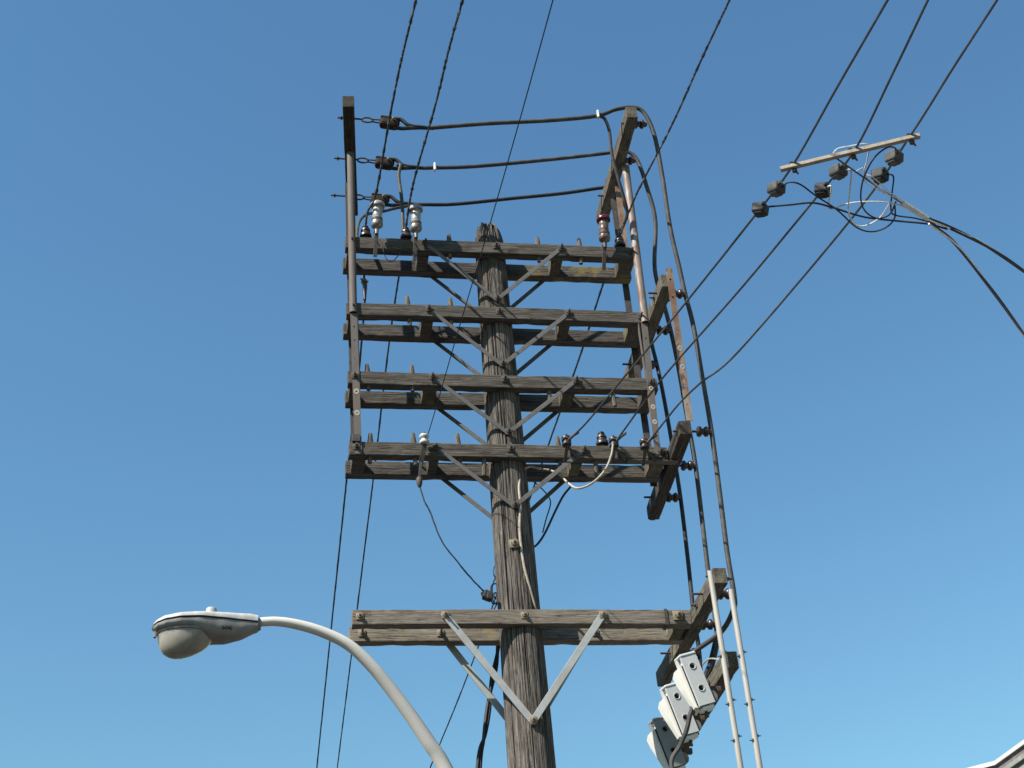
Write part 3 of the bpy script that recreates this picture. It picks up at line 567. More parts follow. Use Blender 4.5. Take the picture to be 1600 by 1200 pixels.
for p, lab in (((0.9025, -0.6400, 10.8908), 'silver split bolt clamp on the front top cable at the right'), ((-.43, -.05, 10.742), 'silver wire tie on the middle top cable at the left')):
    t = MB(); p = Vector(p)
    t.lathe(p + Vector((-.012, 0, 0)), (1, 0, .0), [(.02, 0), (.03, .006), (.03, .018), (.02, .024)], 12); t.tube([p + Vector((0, -.02, -.03)), p + Vector((0, -.022, .04))], .011, 8); tag(t.build('cable_clamp', ALU, None, p), lab, 'clamp', 'clamps on the top cables')

# ------------------------------------------------------------------ long line wires
def span(name, pts, r, mat, label, far, jit=0, rs_seed=0, step=.06, n=6, group='line wires', bump=0.0):
    """wire through the points, then on in the last direction to the next pole, with a parabola's sag"""
    P = [Vector(p) for p in pts]; d = (P[-1] - P[-2]); d.z = 0; d.normalize(); L = far; z0 = P[-1].z; sl = min(.06, max(-.06, (P[-1].z - P[-2].z) / max(.01, (Vector((P[-1].x, P[-1].y, 0)) - Vector((P[-2].x, P[-2].y, 0))).length)))
    S1 = smooth(P, 40 if bump else 8); out = list(S1)
    for k in range(1, 25): x = L * k / 24; q = P[-1] + d * x; q.z = z0 + sl * x * (1 - x / L) ; out.append(q)
    rng = random.Random(rs_seed); rad = []
    for i, q in enumerate(out): rad.append(r * (1 + (bump * max(0, noise.noise(Vector((i * .23, rs_seed, 0))) + .25 * noise.noise(Vector((i * 1.3, rs_seed, 5)))) if i < len(S1) else 0)))
    b = MB(); b.tube(out, rad, n, True, jit, rs_seed); o = b.build(name, mat, None, out[0]); return tag(o, label, 'wire', group)
span('line_wire', [(x1_[0], YC, TIERS[0] + .14), (-1.0370, -0.2928, 10.0300), (-0.9847, -0.5008, 10.0600), (-0.9505, -1.4220, 10.0500), (-0.9199, -2.0363, 10.0300), (-0.8767, -2.6250, 10.0000)], .0083, WIRE_W, 'frayed wire from the left end insulator of the top crossarm up out of frame', 34, .12, 1, bump=1.3)
span('line_wire', [(x2_[0], YC, TIERS[0] + .14), (-0.7041, -0.4395, 10.0600), (-0.6836, -0.8081, 10.0600), (-0.6206, -1.5369, 10.0500), (-0.5870, -2.1586, 10.0300), (-0.5515, -2.6519, 10.0000)], .0083, WIRE_W, 'frayed wire from between the pale arresters up out of frame', 34, .12, 2, bump=1.3)
span('line_wire', [(-0.6603, -0.2900, 7.8634), (-0.6231, -0.3287, 7.9300), (-0.5595, -1.5188, 7.9500), (-0.4893, -2.6894, 7.9800), (-0.4412, -3.6920, 7.9900), (-0.4112, -4.5386, 7.9800)], .0038, WIRE, 'thin wire crossing in front of the pole from the white insulator', 34, 0, 3)
span('line_wire', [(x4_[0], YC, TIERS[0] + .13), (1.1192, -0.3628, 10.0300), (1.1537, -0.7161, 10.0500), (1.2466, -1.4601, 10.0500), (1.2962, -2.1896, 10.0300), (1.3416, -2.8087, 10.0000)], .0082, WIRE_W, 'frayed wire rising from the right end insulator of the top crossarm', 34, .12, 4, bump=1.1)
span('line_wire', [(x1_[0] + .02, YB + .04, 9.62), (-0.9796, 1.7354, 9.7600), (-0.9769, 2.8448, 9.7600), (-0.9542, 5.4613, 9.7200), (-0.9025, 11.2415, 9.6000)], .0092, WIRE, 'leftmost dark wire running off behind the pole to lower left', 40, .15, 5, bump=.35)
span('line_wire', [(x2_[0], YB + .04, 9.86), (-0.7419, 0.3351, 9.8000), (-0.7392, 1.4600, 9.7900), (-0.7040, 3.5726, 9.7600), (-0.6595, 7.2494, 9.7000), (-0.6173, 11.2544, 9.6000)], .0082, WIRE, 'dark wire second from the left running off behind the pole', 40, .15, 6, bump=.35)
span('line_wire', [(x4_[0] - .03, YB + .04, 9.86), (1.0160, 0.2834, 9.8000), (1.0123, 1.3810, 9.7900), (0.9798, 2.5835, 9.7700), (0.8610, 7.7779, 9.6800), (0.6937, 11.3139, 9.6000)], .009, WIRE, 'dark wire from the right end running off behind the pole and lamp arm', 40, .15, 7, bump=.35)
sv = []
for a, lab, sd in (([(0.4293, -0.2700, 7.8755), (0.5204, -0.5176, 7.8700), (0.6353, -1.0589, 7.8400), (0.8581, -2.0403, 7.8000), (1.0972, -3.1712, 7.7600), (1.1776, -3.5981, 7.7500), (1.2363, -4.2583, 7.7500), (1.2974, -4.8936, 7.7500)], 'left one of the three service wires running up to the spreader bar', 8),
                   ([(0.8067, -0.2700, 7.8717), (0.8310, -0.4385, 7.8700), (0.9584, -1.2516, 7.8300), (1.2158, -2.3488, 7.7900), (1.4322, -3.3665, 7.7600), (1.5093, -3.7553, 7.7500), (1.5158, -4.3596, 7.7500), (1.5148, -4.9116, 7.7500)], 'middle one of the three service wires running up to the spreader bar', 9),
                   ([(1.0364, -0.2700, 7.8648), (1.0730, -0.3554, 7.8700), (1.1553, -0.8356, 7.8500), (1.2413, -1.1569, 7.8300), (1.4044, -1.5951, 7.8100), (1.7101, -3.1487, 7.7600), (1.8013, -3.9076, 7.7500), (1.8442, -4.4443, 7.7500), (1.8902, -4.9427, 7.7500)], 'right one of the three service wires running up to the spreader bar', 10)):
    span('service_wire', a, .0076, RUBBER_G if sd > 7 else WIRE, lab, 34, .05, sd, group='service wires')

# wire ties around the spools
for k, pp in enumerate(((0.4236, -0.2500, 7.8820), (0.7916, -0.2500, 7.8780), (1.0309, -0.2500, 7.8655))):
    p = Vector(pp); ring = [p + Vector((.031 * math.cos(a), .031 * math.sin(a), .004 + .01 * math.cos(a * 1.5))) for a in [2 * math.pi * q / 24 for q in range(34)]]
    b = MB(); b.tube(ring, .0065, 6); b.tube([p + Vector((.02, -.03, .0)), p + Vector((.045, -.06, .015)), p + Vector((.075, -.1, .02))], .012, 8, True, .2, k); o = b.build('wire_tie', STRAP, rs[k], p)

# ------------------------------------------------------------------ spreader bar, connectors and service drop
sa, sb = Vector((1.1177, -3.5656, 7.7350)), Vector((1.8365, -3.8992, 7.7350)); sp = thing('spreader_bar', (sa + sb) / 2, 'tan spreader bar holding the three service wires apart', 'spreader bar')
strap_bar(sa, sb, .030, .024, (0, 0, 1), 'bar', SPREAD, sp)
for q in ((1.1732, -3.5864, 7.7500), (1.4915, -3.7263, 7.7500), (1.7978, -3.8746, 7.7500)):
    q = Vector(q); b = MB(); ring = [q + Vector((.02 * math.cos(a), .02 * math.cos(a) * .2, .024 * math.sin(a))) for a in [2 * math.pi * k / 16 for k in range(17)]]; b.tube(ring, .005, 6); b.box(q + Vector((.01, .005, -.03)), (.012, .012, .018), None, .003); b.tube([q + Vector((.01, 0, -.03)), q + Vector((.03, .01, -.06))], .006, 6); b.build('wire_clip', BOLT, sp, q)
def connector(p, mat, label, rz):
    p = Vector(p); t = thing('tap_connector', p, label, 'connector', 'tap connectors on the service wires'); R = Matrix.Rotation(rz, 3, 'Z') @ Matrix.Rotation(.3, 3, 'X')
    b = MB(); b.box(p, (.042, .042, .032), R, .010); b.build('cover', mat, t, p); b = MB(); b.box(p + R @ Vector((.0, 0, -.028)), (.032, .028, .014), R, .005); b.box(p + R @ Vector((.032, -.01, 0)), (.020, .018, .018), R, .005); b.build('cover_flap', mat, t, p)
    b = MB(); ax = Vector((.12, -1, 0)); b.lathe(p - ax.normalized() * .065, ax, [(.011, 0), (.016, .01), (.016, .12), (.011, .13)], 8); b.build('wire_sleeve', mat, t, p); return t
for q, m, lab, rz in (((1.1335, -3.3820, 7.7400), CONN, 'grey tap connector just below the left end of the spreader bar', .5), ((1.0890, -3.1885, 7.7400), CONN_B, 'black tap connector lowest on the left service wire', .9),
                      ((1.4601, -3.5717, 7.7300), CONN, 'tap connector just under the middle of the spreader bar', .4), ((1.4212, -3.3891, 7.7400), CONN_B, 'black tap connector lower on the middle service wire', 1.0),
                      ((1.7565, -3.7166, 7.7300), CONN, 'grey tap connector uppermost on the right service wire', .5), ((1.7264, -3.5551, 7.7300), CONN_B, 'black tap connector lower on the right service wire', .7)):
    connector(q, m, lab, rz)
A = lambda pts, z: pts
cable('tap_lead', [(1.1603, -3.4071, 7.7300), (1.1755, -3.4778, 7.7100), (1.2352, -3.4992, 7.6800), (1.3434, -3.4483, 7.6400), (1.5034, -3.3522, 7.6200), (1.6651, -3.2230, 7.6000), (1.7764, -3.1867, 7.6000), (1.8543, -3.2346, 7.6000), (1.8742, -3.3274, 7.6000), (1.8400, -3.4332, 7.6200)], .0052, RUBBER, 'black tap lead looping from the grey left connector under the wires', 6, 6, 0, 'tap leads of the service drop')
cable('tap_lead', [(1.1250, -3.2268, 7.7300), (1.2433, -3.2881, 7.7000), (1.3659, -3.3376, 7.6800), (1.4869, -3.3273, 7.6600), (1.7046, -3.2745, 7.6400), (1.9059, -3.2747, 7.6200), (2.0923, -3.3043, 7.5800), (2.2184, -3.2874, 7.5600)], .006, RUBBER, 'black tap lead running flat from the lowest left connector to the drop', 6, 6, 0, 'tap leads of the service drop')
cable('tap_lead', [(1.4897, -3.5965, 7.7200), (1.5210, -3.6100, 7.7000), (1.5513, -3.4735, 7.6600), (1.5787, -3.3450, 7.6200), (1.6428, -3.2522, 7.6000), (1.7172, -3.2384, 7.6000), (1.7822, -3.3216, 7.6000), (1.8099, -3.4490, 7.6200)], .0048, ALU, 'pale tap lead hanging in a loop from the middle connector', 6, 6, 0, 'tap leads of the service drop')
cable('tap_lead', [(1.4280, -3.4247, 7.7300), (1.4449, -3.4666, 7.7000), (1.4613, -3.3496, 7.6700), (1.4868, -3.3153, 7.6600), (1.5807, -3.3988, 7.6400), (1.7228, -3.4434, 7.6200), (1.8437, -3.4393, 7.6100), (1.9561, -3.4048, 7.6000)], .0048, ALU, 'pale tap lead bending below the middle service wire towards the drop', 6, 6, 0, 'tap leads of the service drop')
cable('tap_lead', [(1.7640, -3.7507, 7.7300), (1.7368, -3.7878, 7.7400), (1.6806, -3.7949, 7.7300), (1.6186, -3.7295, 7.7000), (1.5947, -3.5922, 7.6600), (1.6201, -3.4545, 7.6300), (1.6760, -3.3631, 7.6100), (1.7643, -3.3144, 7.6000), (1.8315, -3.3549, 7.6000), (1.8416, -3.4511, 7.6200)], .005, RUBBER, 'black tap lead making a wide loop from the uppermost right connector', 6, 6, 0, 'tap leads of the service drop')
cable('tap_lead', [(1.7596, -3.5803, 7.7200), (1.7948, -3.5825, 7.7000), (1.8116, -3.4904, 7.6600), (1.8309, -3.3909, 7.6200), (1.8656, -3.3510, 7.6000), (1.9915, -3.3528, 7.5800), (2.1338, -3.3191, 7.5700)], .005, RUBBER, 'black tap lead dropping straight from the lower right connector', 6, 6, 0, 'tap leads of the service drop')
cable('tap_lead', [(1.3867, -3.6855, 7.7500), (1.4105, -3.7207, 7.7700), (1.4688, -3.7469, 7.7700), (1.5770, -3.7822, 7.7600), (1.5954, -3.6943, 7.7200), (1.5988, -3.6152, 7.6800), (1.6905, -3.5524, 7.6500), (1.7953, -3.4894, 7.6200)], .0045, ALU, 'pale wire tied along the spreader bar and hanging to the messenger', 6, 6, 0, 'tap leads of the service drop')
cable('tap_lead', [(1.5873, -3.6259, 7.7200), (1.6144, -3.5934, 7.7000), (1.6495, -3.5958, 7.6800), (1.7141, -3.5598, 7.6600), (1.7833, -3.5120, 7.6400), (1.8669, -3.4704, 7.6200)], .0032, ALU, 'thin pale wire along the messenger above the drop clamp', 6, 6, 0, 'tap leads of the service drop')
cable('tap_lead', [(1.5540, -3.6008, 7.7100), (1.5834, -3.6142, 7.7200), (1.6106, -3.6046, 7.7000), (1.6143, -3.5589, 7.6800), (1.6809, -3.5344, 7.6500), (1.7596, -3.5046, 7.6300), (1.8490, -3.4752, 7.6200)], .0028, ALU, 'thin pale wire curled round the joint under the spreader bar', 6, 6, 0, 'tap leads of the service drop')
cable('messenger_wire', [(1.4004, -3.6921, 7.7300), (1.5793, -3.6025, 7.6800), (1.8134, -3.4788, 7.6300), (1.9539, -3.4106, 7.6000)], .006, STRAP, 'short support wire from the spreader bar to the service drop clamp', 4, 6)
dc = thing('drop_clamp', (1.9539, -3.4106, 7.6000), 'silver wedge clamp where the service drops begin', 'clamp'); p0, p1 = Vector((1.8892, -3.4482, 7.6100)), Vector((2.0608, -3.3571, 7.5850))
strap_bar(p0, p1, .030, .022, (0, 0, 1), 'wedge', ALU, dc); b = MB(); b.tube([Vector((1.8211, -3.4910, 7.6300)), p0], .007, 6); b.build('bail_wire', ALU, dc, p0)
def drop(name, pts, label, twist, mats, ext=False):
    pts = [Vector(q) for q in pts]
    if ext:
        e = (pts[-1] - pts[-2]); L0_ = e.length; e.normalize()
        for k in (.3, .8, 1.8, 3.5, 6.5): pts.append(pts[-1] + e * (L0_ * .0 + .3 + k * .6) - Vector((0, 0, .02 * k)))
    P = smooth(pts, 14); t = thing(name, P[0], label, 'cable', 'service drops')
    for k, (m, r) in enumerate(mats):
        Q = []
        for i, q in enumerate(P): a = i * twist + k * 2 * math.pi / len(mats); Q.append(q + Vector((.010 * math.cos(a), .004 * math.cos(a), .010 * math.sin(a))))
        b = MB(); b.tube(Q, r, 6); b.build('conductor', m, t, P[0])
drop('service_drop', [p1, (2.2334, -3.2823, 7.5800), (2.4583, -3.1714, 7.5800), (2.6617, -3.0557, 7.5700), (2.9031, -2.8922, 7.5600)], 'twisted black service drop leaving the frame at the right, upper one', .10, ((RUBBER, .008), (RUBBER, .008), (ALU, .006)), True)
drop('service_drop', [(2.0957, -3.3167, 7.5800), (2.3145, -3.1564, 7.5700), (2.5318, -2.9436, 7.5500), (2.7743, -2.6944, 7.5300), (3.1551, -2.2845, 7.5000)], 'steeper grey service drop falling below the upper one at the right', .10, ((RUBBER_G, .007), (WIRE, .007), (ALU, .007)), True)

# ------------------------------------------------------------------ small cables at the pole
cable('cream_cable', [(0.7765, -0.2800, 7.8420), (0.7531, -0.2700, 7.7454), (0.6923, -0.2600, 7.6210), (0.5874, -0.2400, 7.5198), (0.4850, -0.2000, 7.4973), (0.4298, -0.1400, 7.5758), (0.3884, -0.0700, 7.6891), (0.3329, 0.0000, 7.7694), (0.2632, 0.0200, 7.7915)], .0088, CREAM, 'cream cable looping from the spool insulator under the fourth crossarm', 8)
cable('cream_cable', [(0.2524, -0.0300, 7.7616), (0.1634, -0.0600, 7.7649), (0.0901, -0.0850, 7.6980), (0.0502, -0.1400, 7.5424), (0.0445, -0.1550, 7.3691), (0.0234, -0.1550, 7.1535), (0.0328, -0.1500, 6.8929), (0.0666, -0.1350, 6.6944), (0.0958, -0.1150, 6.5519), (0.1272, -0.0500, 6.4071), (0.1349, -0.0400, 6.0917), (0.1309, -0.0300, 5.8091), (0.1310, -0.0300, 5.3934), (.20, -.05, 4.8), (.19, -.05, 3.0)], .0098, CREAM, 'cream cable running down the right side of the pole', 8)
cable('black_lead', [(0.1715, 0.1600, 8.0656), (0.1382, 0.1000, 7.6264), (0.1508, 0.0800, 7.4475), (0.1398, 0.0600, 7.1631), (0.1400, 0.0500, 6.9443), (0.1492, 0.0500, 6.7610), (0.1342, 0.0500, 6.6936), (0.1617, 0.0600, 6.4333), (0.1528, 0.0500, 5.9612), (0.1710, 0.0500, 5.7468), (0.1652, 0.0500, 5.4225), (.24, .05, 4.8), (.22, .05, 3)], .0055, RUBBER, 'thin black lead following the right edge of the pole downward', 6)
cable('black_lead', [(0.5394, 0.2500, 7.7758), (0.4679, 0.2400, 7.6828), (0.3931, 0.2300, 7.5454), (0.2858, 0.1800, 7.3271), (0.2058, 0.1200, 7.1956), (0.1364, 0.0600, 7.1200)], .0088, RUBBER, 'black cable curving from the fourth crossarm to the right side of the pole', 6)
cable('black_lead', [(0.2363, 0.2200, 7.8000), (0.2924, 0.2200, 7.7433), (0.3463, 0.2200, 7.6640), (0.3556, 0.2200, 7.5959), (0.3045, 0.2000, 7.4492), (0.2639, 0.1700, 7.3214)], .005, RUBBER, 'thin black loop of wire right of the pole below the fourth crossarm', 6)
cable('black_lead', [(-0.7070, -0.1900, 7.5188), (-0.6909, -0.1900, 7.4483), (-0.6706, -0.1900, 7.3676), (-0.6350, -0.1800, 7.2932), (-0.5602, -0.1700, 7.0612), (-0.4494, -0.1500, 6.9007), (-0.3673, -0.1200, 6.8031), (-0.2785, -0.0800, 6.7211), (-0.2310, -0.0600, 6.6903)], .0058, WIRE, 'kinked thin wire slanting down from the white insulator to the pole', 6, 6, .25)
sc_ = thing('splice_box', (-0.2320, -0.0600, 6.6749), 'small black splice connector on loops of wire left of the pole', 'connector')
p = Vector((-0.2320, -0.0600, 6.6749)); b = MB(); b.box(p, (.034, .03, .032), Matrix.Rotation(.4, 3, 'Y'), .008); b.box(p + Vector((.012, -.02, -.012)), (.022, .02, .03), Matrix.Rotation(.2, 3, 'Y'), .006); b.box(p + Vector((-.02, -.005, .012)), (.026, .018, .02), Matrix.Rotation(-.3, 3, 'Y'), .006); b.build('cover', CONN_B, sc_, p)
for k, pts in enumerate(([(-0.2097, -0.0500, 6.7106), (-0.1918, -0.0200, 6.7770), (-0.1490, 0.0300, 6.8178), (-0.1179, 0.0800, 6.8221)], [(-0.2133, -0.0500, 6.6544), (-0.1840, -0.0000, 6.6382), (-0.1451, 0.0500, 6.6934), (-0.1754, 0.0500, 6.7345), (-0.1795, 0.0300, 6.7866), (-0.1526, 0.0500, 6.8643), (-0.1247, 0.0900, 6.9109)], [(-0.1475, 0.0500, 6.6574), (-0.1798, 0.0400, 6.6884), (-0.1551, 0.0500, 6.7552), (-0.1325, 0.0600, 6.7189), (-0.1555, 0.0600, 6.6572), (-0.1838, 0.0500, 6.6064)], [(-0.1416, 0.1000, 6.9952), (-0.1534, 0.0800, 6.9320), (-0.1415, 0.0800, 6.8953), (-0.1144, 0.1000, 6.9003)])):
    b = MB(); b.tube(smooth(pts, 6), .0055, 6); b.build('wire_loop', RUBBER, sc_, Vector(pts[0]))
drop('riser_cable', [(-0.1162, 0.2000, 6.5247), (-0.1482, 0.2400, 6.3159), (-0.1890, 0.2600, 6.1511), (-0.2233, 0.2600, 5.9804), (-0.2707, 0.2600, 5.7417), (-0.3258, 0.2600, 5.5088), (-.42, .28, 4.6), (-.5, .3, 3)], 'twisted black cable hanging behind the pole under the lowest crossarms', .13, ((RUBBER, .014), (RUBBER, .014)))
# insulator hanging below the back arm at the left, where the rear wire ties in
h0 = Vector((-1.0449, 0.1300, 9.6837)); hg = thing('hanging_insulator', h0, 'dark hanging clamp under the left end of the top back crossarm', 'insulator'); b = MB(); b.lathe(h0 + Vector((0, 0, .02)), (0, 0, -1), [(.009, 0), (.009, .05), (.02, .055), (.028, .075), (.02, .10), (.014, .11), (.016, .2), (.012, .26)], 12); b.build('clamp_body', PORC, hg, h0)
b = MB(); b.tube(smooth([h0 + Vector((-.03, -.02, -.045)), h0 + Vector((-.01, -.04, -.06)), h0 + Vector((.03, -.02, -.07))], 4), .008, 6); b.build('clamp_bolt', BOLTL, hg, h0)

# ------------------------------------------------------------------ fuse cutouts on the lowest side arm
def cutout(tl, label, front_m, side_m, tilt=math.radians(17), yaw=math.radians(6)):
    """hooded box, upper left front corner at tl; local x right, y back, z up"""
    tl = Vector(tl); t = thing('fuse_cutout', tl, label, 'fuse cutout', 'fuse cutouts on the lowest side arm')
    R = Matrix.Rotation(yaw, 3, 'Z') @ Matrix.Rotation(-tilt, 3, 'Y') @ Matrix.Rotation(math.radians(4), 3, 'X')
    def F(x, y, z): return tl + R @ Vector((x, y, z))
    W, L, Dp = .118, .350, .165
    def bx(name, m, x0, x1, y0, y1, z0, z1, ch=.006, par=None):
        b = MB(); b.box(F((x0 + x1) / 2, (y0 + y1) / 2, (z0 + z1) / 2), ((x1 - x0) / 2, (y1 - y0) / 2, (z1 - z0) / 2), R, ch); return b.build(name, m, par or t, tl)
    # front plate with two real round openings
    b = MB(); seg = 20; hr = .019; zs = [0, -.040, -.110, -.200, -.270, -L]
    def quad(z0, z1): b.add([F(x, y, z) for y in (0, .02) for x, z in ((0, z0), (W, z0), (W, z1), (0, z1))], [(0, 1, 2, 3), (4, 5, 6, 7), (1, 2, 6, 5), (0, 3, 7, 4)])
    quad(zs[0], zs[1]); quad(zs[2], zs[3]); quad(zs[4], zs[5])
    for zc in (-.075, -.235):
        vs = []
        ca0 = math.atan2(.035, W / 2); ANG = sorted([2 * math.pi * k / 20 for k in range(20)] + [ca0, math.pi - ca0, math.pi + ca0, 2 * math.pi - ca0]); seg = len(ANG)
        for y in (0, .02):
            for an in ANG:
                ca, sa = math.cos(an), math.sin(an); q = 1 / max(abs(ca) / (W / 2), abs(sa) / .035); vs += [F(W / 2 + ca * q, y, zc + sa * q), F(W / 2 + ca * hr, y, zc + sa * hr)]
        fs = []
        for k in range(seg):
            k2 = (k + 1) % seg; a, b2, c2, e = 2 * k, 2 * k + 1, 2 * k2 + 1, 2 * k2; o = 2 * seg; fs += [(a, b2, c2, e), (a + o, b2 + o, c2 + o, e + o), (b2, c2, c2 + o, b2 + o), (a, e, e + o, a + o)]
        b.add(vs, fs)
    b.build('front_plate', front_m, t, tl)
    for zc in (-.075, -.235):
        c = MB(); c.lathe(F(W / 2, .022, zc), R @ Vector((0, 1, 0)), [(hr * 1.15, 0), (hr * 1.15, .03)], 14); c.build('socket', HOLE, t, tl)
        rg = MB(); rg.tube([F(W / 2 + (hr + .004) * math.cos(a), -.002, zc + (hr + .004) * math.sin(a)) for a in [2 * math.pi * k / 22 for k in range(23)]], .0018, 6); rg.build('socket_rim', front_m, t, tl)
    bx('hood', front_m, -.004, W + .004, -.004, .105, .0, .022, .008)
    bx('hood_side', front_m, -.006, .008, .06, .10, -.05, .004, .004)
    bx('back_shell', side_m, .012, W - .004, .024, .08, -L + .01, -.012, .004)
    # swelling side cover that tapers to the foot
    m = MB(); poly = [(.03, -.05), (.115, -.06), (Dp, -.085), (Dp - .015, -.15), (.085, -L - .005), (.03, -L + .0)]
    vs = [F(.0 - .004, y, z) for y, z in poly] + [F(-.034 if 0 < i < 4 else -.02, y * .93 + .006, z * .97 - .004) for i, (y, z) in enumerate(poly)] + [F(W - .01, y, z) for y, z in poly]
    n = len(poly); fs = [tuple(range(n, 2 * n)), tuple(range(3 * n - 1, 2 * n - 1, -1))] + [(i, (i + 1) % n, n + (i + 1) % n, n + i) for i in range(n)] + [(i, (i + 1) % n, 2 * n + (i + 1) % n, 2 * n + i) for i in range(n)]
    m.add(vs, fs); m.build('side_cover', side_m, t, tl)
    bx('seam_strip', HOLE, -.006, .006, .0225, .0285, -L + .01, -.05, 0)
    b = MB(); b.lathe(F(W * 1.0, .024, -L + .045), R @ Vector((0, 1, 0)), [(.040, -.012), (.046, -.004), (.046, .09), (.034, .10)], 20); b.build('mounting_boss', BOSS, t, tl)
    bx('lower_lip', side_m, .02, W - .01, .01, .09, -L - .035, -L - .008, .004)
    c = MB(); c.box(F(W + .04, .07, -L + .10), (.07, .02, .02), None, .003); c.tube([F(W * .5, .06, -L - .02), F(W * .4, .05, -L - .075)], .012, 8); c.build('bracket', BOLT, t, tl)
    return t
cutout((0.9620, -0.6391, 5.9284), 'white fuse cutout box highest and nearest on the lowest side arm', CUT_DIM, CUT_LIT)
cutout((0.9620, -0.1780, 5.9052), 'white fuse cutout box in the middle of three', CUT_DIM, CUT_LIT)
cutout((0.9620, 0.2307, 5.8243), 'fuse cutout box with a dark grey shell, lowest of three', CUT_D, CUT_LIT)
cable('cutout_lead', [(1.0439, -0.5200, 5.6435), (1.0059, -0.5200, 5.5618), (0.9700, -0.5000, 5.4573), (0.9239, -0.4600, 5.3706), (0.8630, -0.4200, 5.2361), (.98, -.40, 4.9), (.98, -.3, 4.0)], .016, RUBBER_G, 'dark cable passing down in front of the middle fuse cutout', 6)
cable('cutout_lead', [(1.44, .0, 6.36), (1.40, .0, 6.25), (1.34, -.05, 6.12), (1.28, -.1, 6.02), (1.25, -.12, 5.95)], .017, RUBBER, 'dark cable bending in behind the nearest fuse cutout', 6)
cable('cutout_lead', [(1.2172, -0.3000, 6.0282), (1.2224, -0.4000, 6.0174), (1.2281, -0.5000, 5.9822), (1.2418, -0.6200, 5.9190)], .006, CREAM, 'short bare jumper beside the white strips above the nearest cutout', 6)

# ------------------------------------------------------------------ street lamp on its bracket arm
lamp = thing('street_lamp', (-.2, -.2, 4.0), 'grey cobra head street lamp on a curved pale arm', 'street lamp')
arm = [(-1.8986, -0.6000, 6.2098), (-1.7566, -0.6000, 6.2188), (-1.6093, -0.5900, 6.2001), (-1.4401, -0.5750, 6.1512), (-1.2711, -0.5600, 6.0652), (-1.1235, -0.5300, 5.9313), (-0.9972, -0.4900, 5.7846), (-0.8723, -0.4500, 5.6208), (-0.7489, -0.4100, 5.4408), (-0.6390, -0.3700, 5.2670), (-.40, -.29, 4.75), (-.24, -.21, 4.3), (-.16, -.19, 3.9)]
P = smooth(arm, 8); N = len(P); b = MB(); b.tube(P, [.0295 + .019 * min(1, i / (N * .72)) for i in range(N)], 20); b.build('arm', ARMP, lamp, P[0])
b = MB(); b.box((-.15, -.17, 3.95), (.05, .03, .2), None, .006); b.build('pole_plate', GALV, lamp, (-.15, -.17, 3.95))
LX0, LX1 = (-2.5506, -0.6000, 6.1333)[0], (-1.8694, -0.6000, 6.2097)[0]; LZ = (-1.8692, -0.6000, 6.2005)[2] - .005; LY = -.6; LL = LX1 - LX0
def prof(tab, t):
    for (a, va), (b_, vb) in zip(tab, tab[1:]):
        if a <= t <= b_: q = (t - a) / (b_ - a); q = q * q * (3 - 2 * q) * .35 + q * .65; return va + (vb - va) * q
    return tab[-1][1]
HWID = [(0, .004), (.02, .055), (.06, .095), (.14, .132), (.28, .155), (.45, .15), (.65, .115), (.85, .075), (1, .05)]
TOP = [(0, .0), (.04, .026), (.12, .042), (.3, .050), (.6, .056), (.93, .060), (1, .052)]
BOT = [(0, .0), (.04, .03), (.15, .045), (.4, .06), (.55, .105), (.68, .112), (.82, .095), (1, .040)]
DIP = -.028
def shell(zf, sgn, scale, lift):
    b = MB(); ns, na = 72, 21; vs = []
    for i in range(ns + 1):
        t = (i / ns) ** 1.4; x = LX0 + t * LL; wv = prof(HWID, t) * scale; hz = prof(zf, t); zb = LZ + lift + DIP * (1 - t) ** 2
        for k in range(na): an = math.pi * k / (na - 1); c = math.cos(an); s = math.sin(an); e = .62; vs.append((x, LY + wv * (abs(c) ** e) * (1 if c > 0 else -1), zb + sgn * hz * (s ** .75)))
    fs = [(i * na + k, i * na + k + 1, (i + 1) * na + k + 1, (i + 1) * na + k) for i in range(ns) for k in range(na - 1)] + [tuple(ns * na + k for k in range(na))] + [(i * na, (i + 1) * na, (i + 1) * na + na - 1, i * na + na - 1) for i in range(ns)]
    b.add(vs, fs, True); return b
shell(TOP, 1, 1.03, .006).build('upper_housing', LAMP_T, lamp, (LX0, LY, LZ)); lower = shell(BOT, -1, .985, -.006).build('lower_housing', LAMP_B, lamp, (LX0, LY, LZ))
seam = MB(); pts = []
for i in range(31): t = (i / 30) ** 1.4; pts.append((LX0 + .004 + t * (LL - .006), LY - prof(HWID, t) * .97, LZ + DIP * (1 - t) ** 2))
seam.tube(pts, .006, 6); pts = [(x, 2 * LY - y, z) for x, y, z in pts]; seam.tube(pts, .006, 6); seam.build('gasket', HOLE, lamp, (LX0, LY, LZ))
b = MB(); vs = []; na, nr = 32, 12; cx, cz = LX0 + .225, LZ - .060 + DIP * .4
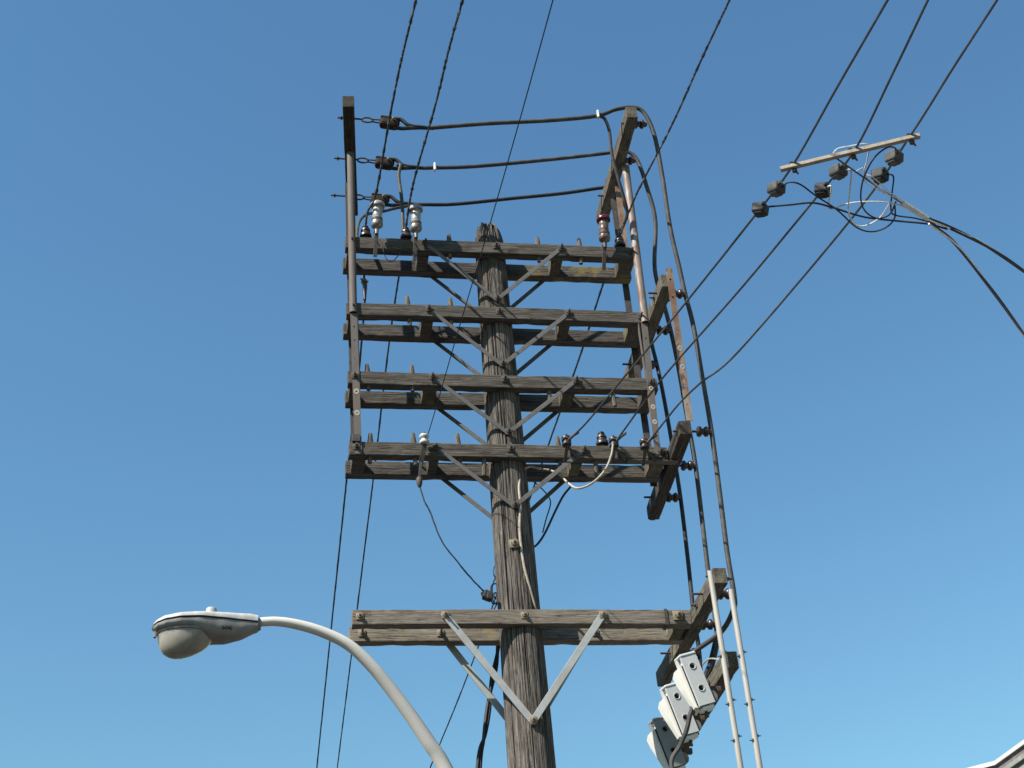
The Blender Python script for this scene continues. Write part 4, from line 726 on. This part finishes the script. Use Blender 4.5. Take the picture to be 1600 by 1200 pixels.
for j in range(nr + 1):
    q = j / nr; ph = q * math.pi / 2; rr = math.cos(ph) ** .66; dz = -.150 * math.sin(ph) ** 1.05
    for k in range(na): an = 2 * math.pi * k / na; ex = math.cos(an); ey = math.sin(an); rx = rr ** 1.25 if ex < 0 else rr ** .9; xx = rx * ex * (.188 if ex < 0 else .178); vs.append((cx - .015 * q + xx, LY + rr * ey * .118, cz + dz * (1 - .32 * xx / .18)))
b.add(vs, [(j * na + k, j * na + (k + 1) % na, (j + 1) * na + (k + 1) % na, (j + 1) * na + k) for j in range(nr) for k in range(na)] + [tuple(nr * na + k for k in range(na)), tuple(range(na))], True); b.build('refractor_bowl', GLASS, lamp, (cx, LY, cz))
b = MB(); ring = [(cx + (.19 if math.cos(a) < 0 else .18) * math.cos(a), LY + .122 * math.sin(a), cz + .002) for a in [2 * math.pi * k / 40 for k in range(41)]]; b.tube(ring, .008, 6); b.build('bowl_rim', LAMP_B, lamp, (cx, LY, cz))
px_ = (-2.1741, -0.6000, 6.2609); b = MB(); b.lathe((px_[0], LY, LZ + .046), (0, 0, 1), [(.034, 0), (.036, .01), (.036, .062), (.033, .069), (.028, .072)], 20); b.build('photocell', PHOTO, lamp, (px_[0], LY, LZ + .05))
b = MB(); b.lathe((LX1 - .01, LY, LZ + .0), (1, 0, 0), [(.045, 0), (.045, .012), (.036, .03)], 16); b.build('slipfitter', LAMP_B, lamp, (LX1, LY, LZ))
b = MB(); b.box((LX0 + .022, LY - .035, LZ - .06 + DIP), (.009, .012, .02), None, .003); b.build('latch', LAMP_B, lamp, (LX0 + .02, LY, LZ))
b = MB()
for dx, dz in ((0, 0), (.011, -.007), (.0, -.014), (.022, 0), (.033, -.003), (.026, -.013), (.044, -.009), (.052, .001), (.054, -.016)):
    x = LX0 + .455 + dx; t = (x - LX0) / LL; c = .93; wv = prof(HWID, t) * .985; yy = LY - wv * c ** .62; z = LZ - .006 + DIP * (1 - t) ** 2 - prof(BOT, t) * (1 - c * c) ** .375
    b.box((x, yy - .002, z + dz * .9), (.0048, .006, .0042))
b.build('stencilled_mark', HOLE, lamp, (LX0 + .47, LY, LZ))
